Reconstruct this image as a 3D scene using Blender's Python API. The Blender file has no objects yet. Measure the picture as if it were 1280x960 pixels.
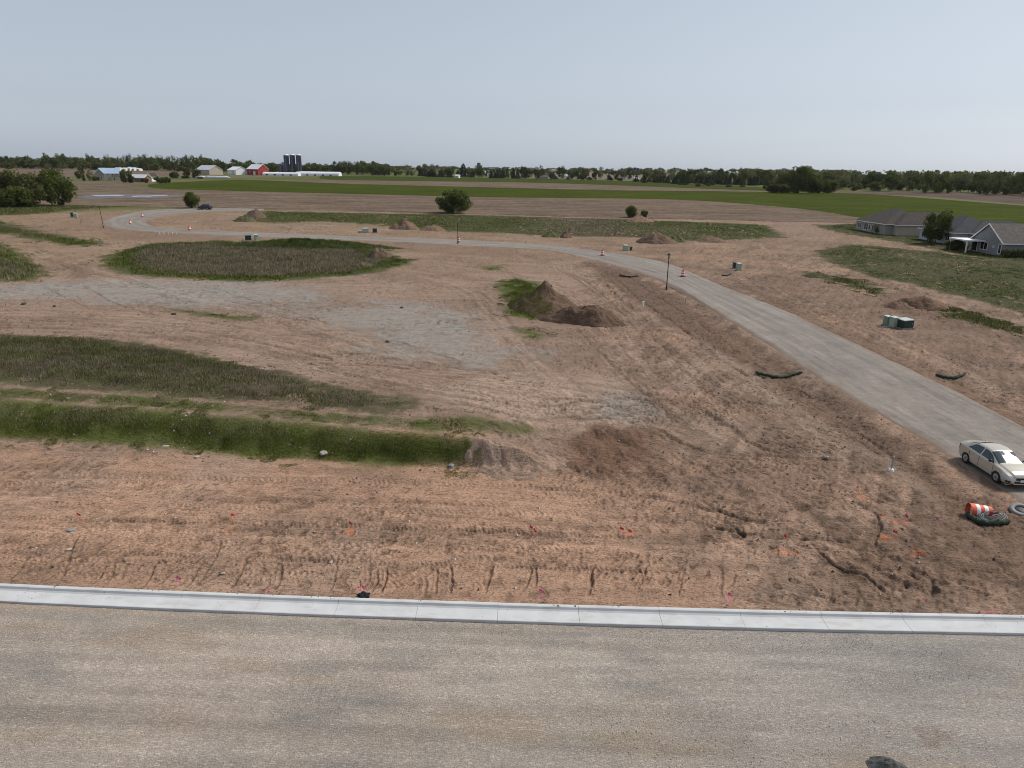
import bpy, bmesh, math, random
import numpy as np
from mathutils import Vector, Matrix, Euler

random.seed(7); RNG = np.random.default_rng(7)
R = math.radians
scene = bpy.context.scene
COL = scene.collection

# ------------------------------------------------------------------ camera
FPX, PITCH, ROLL, CZ = 888.0, R(16.85), R(0.9), 16.0
fw = np.array([0, math.cos(PITCH), -math.sin(PITCH)])
_u0 = np.array([0, math.sin(PITCH), math.cos(PITCH)]); _r0 = np.array([1.0, 0, 0])
RV = _r0*math.cos(ROLL) + _u0*math.sin(ROLL)
UV = -_r0*math.sin(ROLL) + _u0*math.cos(ROLL)
cam_d = bpy.data.cameras.new('camera'); cam = bpy.data.objects.new('camera', cam_d); COL.objects.link(cam)
cam_d.sensor_width = 36; cam_d.lens = 36*FPX/1280; cam_d.clip_start = .1; cam_d.clip_end = 20000
m = Matrix(((RV[0], UV[0], -fw[0], 0), (RV[1], UV[1], -fw[1], 0), (RV[2], UV[2], -fw[2], CZ), (0, 0, 0, 1)))
cam.matrix_world = m
scene.camera = cam
scene.render.resolution_x, scene.render.resolution_y = 1024, 768

# ------------------------------------------------------------------ sky, sun, exposure
SUN_AZ, SUN_EL = R(68), R(46)            # azimuth from the view direction (+Y) towards the right (+X)
w = bpy.data.worlds.new('World'); scene.world = w; w.use_nodes = True
nt = w.node_tree; bg = nt.nodes['Background']
sky = nt.nodes.new('ShaderNodeTexSky'); sky.sky_type = 'NISHITA'; sky.sun_disc = False
sky.sun_elevation = SUN_EL; sky.sun_rotation = SUN_AZ
sky.altitude = 200; sky.air_density = 1.0; sky.dust_density = 1.0; sky.ozone_density = 1.0
hs = nt.nodes.new('ShaderNodeHueSaturation'); hs.inputs['Saturation'].default_value = 0.22
hz = nt.nodes.new('ShaderNodeMix'); hz.data_type = 'RGBA'; hz.inputs['Factor'].default_value = .4
hz.inputs['B'].default_value = (4.0, 5.2, 7.0, 1)          # thin high haze over the whole sky
nt.links.new(sky.outputs[0], hs.inputs['Color']); nt.links.new(hs.outputs[0], hz.inputs['A']); nt.links.new(hz.outputs['Result'], bg.inputs[0])
bg.inputs[1].default_value = 0.080
sd = bpy.data.lights.new('sun', 'SUN'); sun = bpy.data.objects.new('sun', sd); COL.objects.link(sun)
sd.energy = 3.0; sd.angle = R(14); sd.color = (1.0, .95, .88)
sv = Vector((math.cos(SUN_EL)*math.sin(SUN_AZ), math.cos(SUN_EL)*math.cos(SUN_AZ), math.sin(SUN_EL)))
sun.rotation_euler = sv.to_track_quat('Z', 'Y').to_euler(); sun.location = (0, 0, 60)
vs = scene.view_settings; vs.view_transform = 'Standard'; vs.look = 'None'; vs.exposure = 0.38; vs.gamma = 1.0
scene.render.engine = 'CYCLES'
scene.cycles.filter_width = 1.0; scene.cycles.max_bounces = 4; scene.cycles.diffuse_bounces = 2; scene.cycles.transparent_max_bounces = 4

# ------------------------------------------------------------------ noise
def _hash(ix, iy, seed):
    h = (ix.astype(np.uint32)*np.uint32(374761393) + iy.astype(np.uint32)*np.uint32(668265263) + np.uint32((seed*2246822519) & 0xffffffff))
    h = (h ^ (h >> np.uint32(13)))*np.uint32(1274126177)
    h = h ^ (h >> np.uint32(16))
    return h.astype(np.float64)/4294967295.0
def vnoise(x, y, seed=0):
    x = np.asarray(x, float); y = np.asarray(y, float)
    ix = np.floor(x); iy = np.floor(y); fx = x-ix; fy = y-iy
    ix = ix.astype(np.int64); iy = iy.astype(np.int64)
    u = fx*fx*fx*(fx*(fx*6-15)+10); v = fy*fy*fy*(fy*(fy*6-15)+10)
    a = _hash(ix, iy, seed); b = _hash(ix+1, iy, seed); c = _hash(ix, iy+1, seed); d = _hash(ix+1, iy+1, seed)
    return (a+(b-a)*u) + ((c+(d-c)*u)-(a+(b-a)*u))*v
def fbm(x, y, s, octv=4, seed=0):
    t = np.zeros(np.shape(x)); a = .5; n = 0
    for i in range(octv):
        t += a*(vnoise(x/s+i*17.3, y/s-i*9.1, seed+i)*2-1); n += a; a *= .55; s *= .5
    return t/n
def sstep(a, b, x):
    t = np.clip((x-a)/(b-a), 0, 1); return t*t*(3-2*t)

# ------------------------------------------------------------------ terrain shape (metres; z = 0 at the kerb)
def Hbase(x, y):
    d = np.hypot(x, y)
    t = np.clip(d-165, 0, 2100)
    return .0075*t*sstep(0, 60, t) + 0*d
def ray(px, py):
    return fw + RV*(px-640)/FPX - UV*(py-480)/FPX
def gz(px, py, z=0.0):                     # pixel -> point on the level plane z
    v = ray(px, py); t = (z-CZ)/v[2]
    return np.array([0, 0, CZ]) + t*v
# bank between the lower dirt strip and the weedy track above it
_bb = np.array([gz(x, y)[:2] for x, y in ((-260, 540), (0, 549), (200, 558), (400, 576), (520, 583), (600, 586), (720, 590))])
_bc = np.array([gz(x, y, 1.35)[:2] for x, y in ((-260, 485), (0, 499), (200, 513), (400, 530), (520, 541), (600, 549), (720, 556))])
def bank(x, y):
    yb = np.interp(x, _bb[:, 0], _bb[:, 1]); yc = np.interp(x, _bc[:, 0], _bc[:, 1])
    h = 1.35*(1-sstep(-3.0, 3.5, x))
    h = h + .0*x
    t = sstep(0, 1, (y-yb)/np.maximum(yc-yb, .5))
    back = 1-sstep(5.5, 20, y-yc)
    return h*t*back
def Hs(x, y):                              # the smooth site surface
    x = np.asarray(x, float); y = np.asarray(y, float)
    h = Hbase(x, y) + bank(x, y)
    # ditch along the left of the gravel road
    near = (1-sstep(95, 125, y))*sstep(30, 36, y)
    h = h - .28*np.exp(-((x-23.0)/1.1)**2)*near - .15*np.exp(-((x-36.2)/1.0)**2)*near
    return h
def gp(px, py):                            # pixel -> point on the site surface
    v = ray(px, py)
    t = 14*np.power(6000/14, np.linspace(0, 1, 4000))
    X, Y, Z = t*v[0], t*v[1], CZ+t*v[2]
    b = np.nonzero(Z < Hs(X, Y))[0]
    i = b[0] if len(b) else len(t)-1
    if i > 0:
        f0 = Z[i-1]-Hs(X[i-1], Y[i-1]); f1 = Z[i]-Hs(X[i], Y[i]); k = f0/(f0-f1) if f0 != f1 else 0
        tt = t[i-1]+(t[i]-t[i-1])*k
    else: tt = t[0]
    return np.array([tt*v[0], tt*v[1], CZ+tt*v[2]])
def gps(pts): return np.array([gp(*p)[:2] for p in pts])
def at_d(px, d):                           # a point in the pixel column px at ground distance d
    v = ray(px, 215); k = d/math.hypot(v[0], v[1])
    x, y = v[0]*k, v[1]*k
    return np.array([x, y, float(Hs(x, y))])
def z_at(px, py, d):                       # height of the sight line at ground distance d
    v = ray(px, py); return CZ + v[2]*d/math.hypot(v[0], v[1])

# ------------------------------------------------------------------ polygons
def poly_sd(x, y, P):                      # >0 inside
    x = np.asarray(x); y = np.asarray(y)
    d2 = np.full(x.shape, 1e18); ins = np.zeros(x.shape, bool); n = len(P)
    for i in range(n):
        ax, ay = P[i]; bx, by = P[(i+1) % n]
        ex, ey = bx-ax, by-ay; wx, wy = x-ax, y-ay
        t = np.clip((wx*ex+wy*ey)/(ex*ex+ey*ey+1e-12), 0, 1)
        d2 = np.minimum(d2, (wx-ex*t)**2+(wy-ey*t)**2)
        c = ((ay <= y) & (by > y)) | ((by <= y) & (ay > y))
        with np.errstate(divide='ignore', invalid='ignore'):
            xi = ax+(y-ay)*ex/(ey if ey != 0 else 1e-12)
        ins ^= c & (x < xi)
    return np.where(ins, 1, -1)*np.sqrt(d2)
def line_d(x, y, P):                       # distance to a polyline, length along it, signed side
    d2 = np.full(x.shape, 1e18); s = np.zeros(x.shape); sg = np.zeros(x.shape); acc = 0
    for i in range(len(P)-1):
        ax, ay = P[i]; ex, ey = P[i+1]-P[i]; L = math.hypot(ex, ey)
        wx, wy = x-ax, y-ay; t = np.clip((wx*ex+wy*ey)/(L*L+1e-12), 0, 1)
        q = (wx-ex*t)**2+(wy-ey*t)**2; mk = q < d2
        d2 = np.where(mk, q, d2); s = np.where(mk, acc+t*L, s); sg = np.where(mk, (ex*wy-ey*wx)/L, sg); acc += L
    return np.sqrt(d2), s, sg
def spl(P, n):                             # Catmull-Rom through P
    P = np.asarray(P, float); Q = np.vstack([2*P[0]-P[1], P, 2*P[-1]-P[-2]]); out = []
    for i in range(len(P)-1):
        p0, p1, p2, p3 = Q[i:i+4]
        for k in range(n):
            t = k/n
            out.append(.5*((2*p1)+(-p0+p2)*t+(2*p0-5*p1+4*p2-p3)*t*t+(-p0+3*p1-3*p2+p3)*t**3))
    out.append(P[-1]); return np.array(out)

# ------------------------------------------------------------------ objects
def tag(o, label=None, cat=None, group=None, kind=None):
    if label: o['label'] = label
    if cat: o['category'] = cat
    if group: o['group'] = group
    if kind: o['kind'] = kind
    return o
def empty(name, loc=(0, 0, 0), rz=0):
    o = bpy.data.objects.new(name, None); COL.objects.link(o); o.location = loc; o.rotation_euler = (0, 0, rz)
    o.empty_display_size = .2
    return o
def link(name, me, parent=None, mat=None):
    if mat is not None and not me.materials: me.materials.append(mat)
    o = bpy.data.objects.new(name, me); COL.objects.link(o)
    if parent is not None: o.parent = parent
    return o
def copy_tree(o, parent=None):
    c = o.copy(); COL.objects.link(c)
    if parent is not None: c.parent = parent
    for ch in o.children: copy_tree(ch, c)
    return c
def np_mesh(name, V, F, mat=None, col=None, smooth=True):
    me = bpy.data.meshes.new(name); V = np.asarray(V, np.float32); F = np.asarray(F, np.int32); k = F.shape[1]
    me.vertices.add(len(V)); me.vertices.foreach_set('co', V.ravel())
    me.loops.add(F.size); me.loops.foreach_set('vertex_index', F.ravel())
    me.polygons.add(len(F)); me.polygons.foreach_set('loop_start', np.arange(len(F), dtype=np.int32)*k)
    me.polygons.foreach_set('use_smooth', np.full(len(F), smooth))
    if col is not None:
        a = me.color_attributes.new('Col', 'FLOAT_COLOR', 'POINT')
        c4 = np.ones((len(V), 4), np.float32); c4[:, :3] = col; a.data.foreach_set('color', c4.ravel())
    if mat: me.materials.append(mat)
    me.update(calc_edges=True); me.validate()
    return me
def grid_faces(nr, nc, wrap=False):
    r = np.arange(nr-1)[:, None]; c = np.arange(nc if wrap else nc-1)[None, :]; c2 = (c+1) % nc
    a = r*nc+c; b = r*nc+c2; d = (r+1)*nc+c; e = (r+1)*nc+c2
    return np.stack([a+0*c2, b, e, d+0*c2], -1).reshape(-1, 4)
class MB:
    def __init__(s): s.v = []; s.f = []; s.sm = []
    def add(s, V, F, smooth=False):
        n = len(s.v); s.v += [tuple(map(float, p)) for p in V]
        s.f += [tuple(n+i for i in f) for f in F]; s.sm += [smooth]*len(F); return s
    def box(s, c, d, rz=0, M=None):
        x, y, z = d[0]/2, d[1]/2, d[2]/2
        V = [Vector((a*x, b*y, e*z)) for e in (-1, 1) for a, b in ((-1, -1), (1, -1), (1, 1), (-1, 1))]
        q = M if M is not None else Matrix.Rotation(rz, 3, 'Z')
        V = [q @ p + Vector(c) for p in V]
        return s.add(V, [(3, 2, 1, 0), (4, 5, 6, 7), (0, 1, 5, 4), (1, 2, 6, 5), (2, 3, 7, 6), (3, 0, 4, 7)])
    def cyl(s, a, b, r0, r1=None, n=10, cap=True):
        a = Vector(a); b = Vector(b); r1 = r0 if r1 is None else r1
        q = (b-a).to_track_quat('Z', 'Y'); V = []
        for p, r in ((a, r0), (b, r1)):
            for i in range(n):
                t = 2*math.pi*i/n; V.append(p + q @ Vector((r*math.cos(t), r*math.sin(t), 0)))
        s.add(V, [(i, (i+1) % n, n+(i+1) % n, n+i) for i in range(n)], True)
        if cap: s.add(V[:n], [tuple(range(n))[::-1]]); s.add(V[n:], [tuple(range(n))])
        return s
    def lathe(s, prof, c=(0, 0, 0), n=16, M=None):
        V = []
        for r, z in prof:
            for i in range(n):
                t = 2*math.pi*i/n; p = Vector((r*math.cos(t), r*math.sin(t), z))
                V.append((M @ p if M is not None else p) + Vector(c))
        k = len(prof)
        F = [(j*n+i, j*n+(i+1) % n, (j+1)*n+(i+1) % n, (j+1)*n+i) for j in range(k-1) for i in range(n)]
        s.add(V, F, True); s.add(V[-n:], [tuple(range(n))]); s.add(V[:n], [tuple(range(n))[::-1]])
        return s
    def tube(s, P, r, n=8):
        P = [Vector(p) for p in P]; V = []; k = len(P)
        for i, p in enumerate(P):
            t = (P[min(i+1, k-1)]-P[max(i-1, 0)]).normalized(); q = t.to_track_quat('Z', 'Y')
            rr = r[i] if hasattr(r, '__len__') else r
            for j in range(n):
                a = 2*math.pi*j/n; V.append(p + q @ Vector((rr*math.cos(a), rr*math.sin(a), 0)))
        F = [(i*n+j, i*n+(j+1) % n, (i+1)*n+(j+1) % n, (i+1)*n+j) for i in range(k-1) for j in range(n)]
        s.add(V, F, True); s.add(V[:n], [tuple(range(n))[::-1]]); s.add(V[-n:], [tuple(range(n))])
        return s
    def slab(s, P, t):                      # polygon P (3-D, planar) thickened downwards by t
        n = len(P); P = [Vector(p) for p in P]; Q = [p-Vector((0, 0, t)) for p in P]
        return s.add(P+Q, [tuple(range(n)), tuple(range(2*n-1, n-1, -1))] + [(i, n+i, n+(i+1) % n, (i+1) % n) for i in range(n)])
    def mesh(s, name, mat=None):
        me = bpy.data.meshes.new(name); me.from_pydata(s.v, [], s.f)
        me.polygons.foreach_set('use_smooth', s.sm)
        bm = bmesh.new(); bm.from_mesh(me); bmesh.ops.recalc_face_normals(bm, faces=bm.faces); bm.to_mesh(me); bm.free()
        if mat: me.materials.append(mat)
        return me
    def build(s, name, mat, parent=None): return link(name, s.mesh(name, mat), parent)

# ------------------------------------------------------------------ materials
def mat(name, col, rough=.85, var=.12, scale=4.0, bump=0.0, bscale=None, metal=0.0, spec=.3, coords='Object', trans=0.0, detail=4):
    M = bpy.data.materials.new(name); M.use_nodes = True; n = M.node_tree; b = n.nodes['Principled BSDF']
    b.inputs['Roughness'].default_value = rough; b.inputs['Metallic'].default_value = metal
    b.inputs['Specular IOR Level'].default_value = spec
    tc = n.nodes.new('ShaderNodeTexCoord'); nz = n.nodes.new('ShaderNodeTexNoise'); nz.inputs['Scale'].default_value = scale
    nz.inputs['Detail'].default_value = detail
    n.links.new(tc.outputs[coords], nz.inputs['Vector'])
    rp = n.nodes.new('ShaderNodeValToRGB'); c = np.array(col[:3])
    rp.color_ramp.elements[0].position = .3; rp.color_ramp.elements[1].position = .7
    rp.color_ramp.elements[0].color = (*np.clip(c*(1-var), 0, 1), 1); rp.color_ramp.elements[1].color = (*np.clip(c*(1+var), 0, 1), 1)
    n.links.new(nz.outputs['Fac'], rp.inputs['Fac']); n.links.new(rp.outputs['Color'], b.inputs['Base Color'])
    if bump:
        n2 = n.nodes.new('ShaderNodeTexNoise'); n2.inputs['Scale'].default_value = bscale or scale*4; n2.inputs['Detail'].default_value = 4
        n.links.new(tc.outputs[coords], n2.inputs['Vector'])
        bp = n.nodes.new('ShaderNodeBump'); bp.inputs['Strength'].default_value = 1; bp.inputs['Distance'].default_value = bump
        n.links.new(n2.outputs['Fac'], bp.inputs['Height']); n.links.new(bp.outputs['Normal'], b.inputs['Normal'])
    if trans:
        tr = n.nodes.new('ShaderNodeBsdfTranslucent'); mx = n.nodes.new('ShaderNodeMixShader'); mx.inputs[0].default_value = trans
        n.links.new(rp.outputs['Color'], tr.inputs['Color']); out = n.nodes['Material Output']
        n.links.new(b.outputs[0], mx.inputs[1]); n.links.new(tr.outputs[0], mx.inputs[2]); n.links.new(mx.outputs[0], out.inputs[0])
    return M
def soil_mat(name, fine=9.0, amp=.35, bump=.05, speck=.0, stretch=(1, 1, 1), dash=0.0, grain_stretch=True, spec=.12, coarse=.5):
    """vertex colour (which soil lies where, plus shade painted in dents) with fine grain and relief in world metres"""
    M = bpy.data.materials.new(name); M.use_nodes = True; n = M.node_tree; b = n.nodes['Principled BSDF']
    b.inputs['Roughness'].default_value = .95; b.inputs['Specular IOR Level'].default_value = spec
    at = n.nodes.new('ShaderNodeVertexColor'); at.layer_name = 'Col'
    ge = n.nodes.new('ShaderNodeNewGeometry')
    mp = n.nodes.new('ShaderNodeMapping'); mp.inputs['Scale'].default_value = stretch; n.links.new(ge.outputs['Position'], mp.inputs['Vector'])
    def noise(sc, det, rough=.6):
        q = n.nodes.new('ShaderNodeTexNoise'); q.inputs['Scale'].default_value = sc; q.inputs['Detail'].default_value = det
        q.inputs['Roughness'].default_value = rough; n.links.new(mp.outputs[0] if (grain_stretch or sc < fine*.5) else ge.outputs['Position'], q.inputs['Vector']); return q
    def mapr(src, a, b_, lo, hi):
        q = n.nodes.new('ShaderNodeMapRange'); n.links.new(src, q.inputs[0])
        for i, v in zip((1, 2, 3, 4), (a, b_, lo, hi)): q.inputs[i].default_value = v
        return q
    a = noise(fine, 6, .7); m1 = mapr(a.outputs['Fac'], .3, .7, 1-amp, 1+amp)
    c = noise(fine*.11, 4); m2 = mapr(c.outputs['Fac'], .3, .7, 1-amp*coarse, 1+amp*coarse)
    mm = n.nodes.new('ShaderNodeMath'); mm.operation = 'MULTIPLY'; n.links.new(m1.outputs[0], mm.inputs[0]); n.links.new(m2.outputs[0], mm.inputs[1])
    last = mm
    if speck:
        v = n.nodes.new('ShaderNodeTexVoronoi'); v.inputs['Scale'].default_value = fine*1.6; n.links.new(mp.outputs[0], v.inputs['Vector'])
        m3 = mapr(v.outputs['Distance'], .05, .4, 1+speck, 1-speck*.25)
        m4 = n.nodes.new('ShaderNodeMath'); m4.operation = 'MULTIPLY'; n.links.new(last.outputs[0], m4.inputs[0]); n.links.new(m3.outputs[0], m4.inputs[1]); last = m4
    dsum = None
    if dash:                               # small tooth marks and crumbs: bump, with their shade darkened into the colour
        for ang_, sc_ in ((.9, (2.6, 8.0, 4)), (-.5, (3.2, 9.5, 4)), (.2, (6.5, 6.5, 6))):
            rt = n.nodes.new('ShaderNodeMapping'); rt.inputs['Rotation'].default_value = (0, 0, ang_); rt.inputs['Scale'].default_value = sc_; n.links.new(ge.outputs['Position'], rt.inputs['Vector'])
            q = n.nodes.new('ShaderNodeTexNoise'); q.inputs['Scale'].default_value = 1; q.inputs['Detail'].default_value = 2.5; n.links.new(rt.outputs[0], q.inputs['Vector'])
            md = mapr(q.outputs['Fac'], .57, .66, 1, 1-dash)
            m5 = n.nodes.new('ShaderNodeMath'); m5.operation = 'MULTIPLY'; n.links.new(last.outputs[0], m5.inputs[0]); n.links.new(md.outputs[0], m5.inputs[1]); last = m5
            if dsum is None: dsum = md
            else:
                m6 = n.nodes.new('ShaderNodeMath'); m6.operation = 'MULTIPLY'; n.links.new(dsum.outputs[0], m6.inputs[0]); n.links.new(md.outputs[0], m6.inputs[1]); dsum = m6
    vm = n.nodes.new('ShaderNodeVectorMath'); vm.operation = 'SCALE'
    n.links.new(at.outputs['Color'], vm.inputs[0]); n.links.new(last.outputs[0], vm.inputs['Scale']); n.links.new(vm.outputs[0], b.inputs['Base Color'])
    hn = noise(fine*.9, 8, .68)
    bp = n.nodes.new('ShaderNodeBump'); bp.inputs['Distance'].default_value = bump; bp.inputs['Strength'].default_value = 1
    if dsum is None: n.links.new(hn.outputs['Fac'], bp.inputs['Height'])
    else:
        ad = n.nodes.new('ShaderNodeMath'); ad.operation = 'ADD'; n.links.new(hn.outputs['Fac'], ad.inputs[0]); n.links.new(dsum.outputs[0], ad.inputs[1]); n.links.new(ad.outputs[0], bp.inputs['Height'])
    n.links.new(bp.outputs['Normal'], b.inputs['Normal'])
    return M
def blade_mat(name, trans=.3):
    M = bpy.data.materials.new(name); M.use_nodes = True; n = M.node_tree; b = n.nodes['Principled BSDF']
    b.inputs['Roughness'].default_value = .8; b.inputs['Specular IOR Level'].default_value = .1
    at = n.nodes.new('ShaderNodeVertexColor'); at.layer_name = 'Col'
    n.links.new(at.outputs['Color'], b.inputs['Base Color'])
    tr = n.nodes.new('ShaderNodeBsdfTranslucent'); n.links.new(at.outputs['Color'], tr.inputs['Color'])
    mx = n.nodes.new('ShaderNodeMixShader'); mx.inputs[0].default_value = trans; out = n.nodes['Material Output']
    n.links.new(b.outputs[0], mx.inputs[1]); n.links.new(tr.outputs[0], mx.inputs[2]); n.links.new(mx.outputs[0], out.inputs[0])
    return M
def glass_mat(name, col=(.02, .025, .03), rough=.06):
    M = bpy.data.materials.new(name); M.use_nodes = True; b = M.node_tree.nodes['Principled BSDF']
    b.inputs['Base Color'].default_value = (*col, 1); b.inputs['Roughness'].default_value = rough; b.inputs['Specular IOR Level'].default_value = .6
    return M

# ------------------------------------------------------------------ soils (linear albedo)
ORANGE = np.array([.385, .236, .157]); PALE = np.array([.285, .197, .144]); DARK = np.array([.128, .082, .056])
BROWN = np.array([.192, .128, .091]); GREY = np.array([.275, .250, .220]); SAND = np.array([.33, .238, .178])
GREEN = np.array([.088, .105, .022]); WEED = np.array([.145, .118, .072]); DKGREEN = np.array([.035, .05, .016])
TAN = np.array([.265, .180, .117])

# ------------------------------------------------------------------ traced outlines (photograph pixels, laid on the ground below)
GRASS = {
 'berm_back': [(-90, 415), (0, 418), (60, 419), (120, 424), (170, 430), (230, 438), (270, 448), (300, 455), (330, 462), (380, 472), (420, 482), (470, 494), (512, 502), (520, 512), (480, 518), (400, 512), (300, 502), (200, 494), (100, 486), (-90, 470)],
 'berm_top': [(-90, 472), (0, 483), (200, 496), (400, 514), (520, 521), (640, 533), (690, 538), (640, 545), (560, 542), (400, 527), (200, 511), (0, 497), (-90, 488)],
 'bank_face': [(-90, 492), (0, 499), (200, 513), (400, 530), (520, 541), (585, 549), (598, 562), (575, 582), (480, 583), (400, 576), (300, 570), (200, 557), (100, 552), (0, 548), (-90, 545)],
 'oval': [(125, 327), (150, 312), (190, 305), (270, 301), (340, 303), (420, 306), (470, 308), (490, 320), (518, 325), (500, 333), (460, 342), (400, 348), (330, 352), (270, 350), (200, 347), (150, 342)],
 'left_mound': [(-60, 300), (0, 305), (20, 311), (45, 330), (63, 345), (40, 352), (-60, 355)],
 'left_strip': [(-60, 270), (0, 275), (30, 283), (52, 291), (100, 297), (140, 304), (110, 308), (60, 303), (20, 296), (0, 292), (-60, 290)],
 'under_bushes': [(-60, 259), (95, 256), (165, 258), (100, 262), (40, 268), (-60, 272)],
 'beyond_road': [(330, 264), (560, 268), (780, 274), (960, 281), (980, 297), (930, 300), (850, 301), (800, 297), (700, 295), (600, 291), (520, 287), (470, 281), (400, 277), (340, 279), (308, 275)],
 'right_meadow': [(1018, 314), (1060, 305), (1120, 310), (1200, 318), (1300, 332), (1380, 345), (1380, 420), (1290, 397), (1230, 378), (1150, 358), (1090, 346), (1040, 328)],
 'right_strip': [(1005, 340), (1040, 344), (1080, 352), (1112, 362), (1095, 368), (1050, 356)],
 'right_patch': [(1165, 380), (1200, 385), (1300, 412), (1300, 430), (1220, 406), (1180, 396)],
 'house_lawn': [(1018, 281), (1078, 279), (1130, 288), (1180, 295), (1290, 300), (1400, 330), (1380, 345), (1290, 331), (1200, 318), (1120, 302), (1050, 292)],
 'mound_foot': [(624, 352), (650, 347), (668, 352), (680, 398), (658, 401), (636, 392)],
 'mound_tuft': [(645, 410), (668, 412), (684, 418), (672, 425), (650, 422)],
 'gravel_tuft': [(212, 387), (262, 390), (322, 395), (316, 401), (268, 399)],
 'rut_tuft': [(478, 500), (500, 498), (512, 506), (496, 512), (480, 510)],
 'shoulder_tuft': [(604, 333), (630, 332), (628, 337), (608, 338)],
}
GP = {k: gps(v) for k, v in GRASS.items()}
GRAVEL = [[(-60, 362), (0, 357), (60, 352), (200, 350), (330, 352), (395, 362), (405, 372), (370, 380), (300, 383), (220, 381), (140, 378), (60, 373), (-60, 372)],
          [(402, 396), (440, 385), (470, 377), (540, 383), (590, 395), (610, 415), (634, 440), (622, 453), (560, 450), (500, 435), (440, 418)],
          [(300, 385), (400, 380), (450, 392), (430, 410), (380, 400)]]
GVP = [gps(v) for v in GRAVEL]
ROAD_NEAR = [(330, 259.5), (245, 260.5), (190, 262), (150, 269), (128, 277), (146, 286), (240, 292.5), (330, 297), (480, 302), (572, 307), (680, 313), (740, 325), (800, 342), (845, 362), (900, 395), (960, 432), (1010, 466), (1080, 508), (1150, 549), (1200, 579), (1300, 642), (1500, 780)]
ROAD_FAR = [(330, 263.5), (262, 265), (220, 268), (190, 274), (184, 279), (204, 285), (260, 288), (330, 291), (460, 296), (572, 299.5), (680, 306), (753, 314), (800, 321), (840, 330), (900, 355), (980, 387), (1050, 419), (1130, 457), (1220, 502), (1300, 545), (1450, 620), (1700, 750)]
RN = spl(gps(ROAD_NEAR), 10); RF = spl(gps(ROAD_FAR), 10)
ROADP = np.vstack([RN, RF[::-1]])
kb = gps([(0, 733), (320, 745), (640, 757), (960, 767), (1280, 771.5)])
KC = np.polyfit(kb[:, 0], kb[:, 1], 2)      # back edge of the kerb: Y = f(X)
def kerb_y(x): return np.polyval(KC, x)
KW = .92                                    # kerb and gutter, front to back

# ruts and tracks: pixel polyline, width m, depth m, lug spacing (0 = none)
RUTS = [
 ([(300, 430), (340, 432), (430, 452), (520, 463), (560, 472), (640, 471)], .5, .10, 0), ([(330, 423), (430, 441), (520, 452), (590, 463), (650, 462)], .45, .06, .3),
 ([(490, 425), (540, 440), (590, 456)], .35, -.09, 0), ([(-40, 400), (80, 402), (160, 408), (250, 415), (330, 430)], .6, .08, 0),
 ([(-40, 409), (60, 410), (150, 413), (230, 421)], .5, .06, 0), ([(52, 356), (80, 371), (105, 383), (130, 392)], .3, .06, 0),
 ([(100, 356), (135, 375), (170, 388), (205, 396)], .35, .07, 0), ([(270, 362), (320, 377), (370, 392), (420, 408)], .35, .06, 0),
 ([(700, 527), (760, 523), (800, 530), (850, 553), (900, 566), (1000, 572), (1060, 575), (1112, 578)], .45, .14, 0),
 ([(870, 508), (905, 532), (950, 560), (1000, 570)], .5, .12, 0), ([(893, 518), (930, 545), (975, 556), (1020, 560)], .4, .10, 0),
 ([(760, 340), (800, 375), (850, 410), (900, 450), (950, 480), (1000, 520), (1060, 545), (1120, 585), (1190, 640)], .5, .10, .3),
 ([(775, 338), (820, 370), (870, 402), (922, 440), (972, 474), (1030, 517), (1085, 550), (1150, 595), (1240, 655)], .4, .10, 0),
 ([(742, 345), (762, 362), (782, 380), (800, 392)], .9, .22, 0), ([(690, 380), (740, 430), (790, 480), (840, 520)], .4, .05, .3),
 ([(1088, 636), (1099, 655), (1096, 672), (1086, 690)], .16, .12, 0), ([(1012, 682), (1040, 704), (1082, 722), (1112, 746)], .18, .14, 0),
 ([(1060, 690), (1100, 715), (1140, 735), (1200, 752)], .6, .14, 0), ([(1090, 680), (1140, 715), (1190, 738)], .5, .10, 0),
 ([(1130, 712), (1152, 728), (1170, 742)], .35, .12, 0), ([(960, 690), (975, 672), (1010, 655)], .4, .08, 0), ([(915, 655), (925, 664), (935, 672)], .3, .13, 0),
 ([(870, 620), (905, 640), (940, 650), (1000, 652)], .3, .09, 0), ([(850, 645), (900, 660), (950, 668), (1010, 672), (1090, 682)], .3, .06, .25),
 ([(900, 352), (960, 384), (1040, 416), (1130, 462), (1290, 545)], .5, .10, 0), ([(905, 345), (970, 378), (1060, 416), (1160, 462), (1290, 528)], .5, .10, .3),
 ([(1015, 325), (1060, 342), (1120, 362), (1200, 386), (1300, 420)], .5, .12, 0), ([(1030, 322), (1080, 342), (1140, 362), (1220, 386), (1300, 411)], .5, .12, 0),
 ([(620, 605), (700, 612), (800, 618), (880, 635), (960, 655), (1040, 670)], .5, .06, .28), ([(860, 690), (900, 660), (960, 640), (1040, 632)], .5, .05, .28),
 ([(500, 330), (560, 345), (620, 352), (690, 355), (740, 372)], .5, .05, 0), ([(400, 375), (480, 358), (560, 350), (640, 352)], .5, .05, 0),
 ([(120, 310), (60, 322), (90, 335), (160, 350), (230, 352)], .5, .06, 0), ([(-20, 296), (40, 310), (90, 325), (130, 350)], .5, .06, 0), ([(0, 312), (70, 318), (150, 308), (220, 300)], .5, .06, 0),
 ([(560, 480), (640, 492), (720, 500), (800, 512)], .5, .05, .3), ([(560, 500), (650, 506), (760, 498), (850, 500)], .5, .05, .3), ([(540, 500), (640, 520), (700, 522), (760, 512)], .4, .04, 0),
 ([(660, 322), (720, 345), (760, 375), (800, 420), (830, 460)], .4, .07, 0), ([(620, 318), (690, 335), (740, 362), (790, 405)], .4, .05, 0),
]
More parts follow.
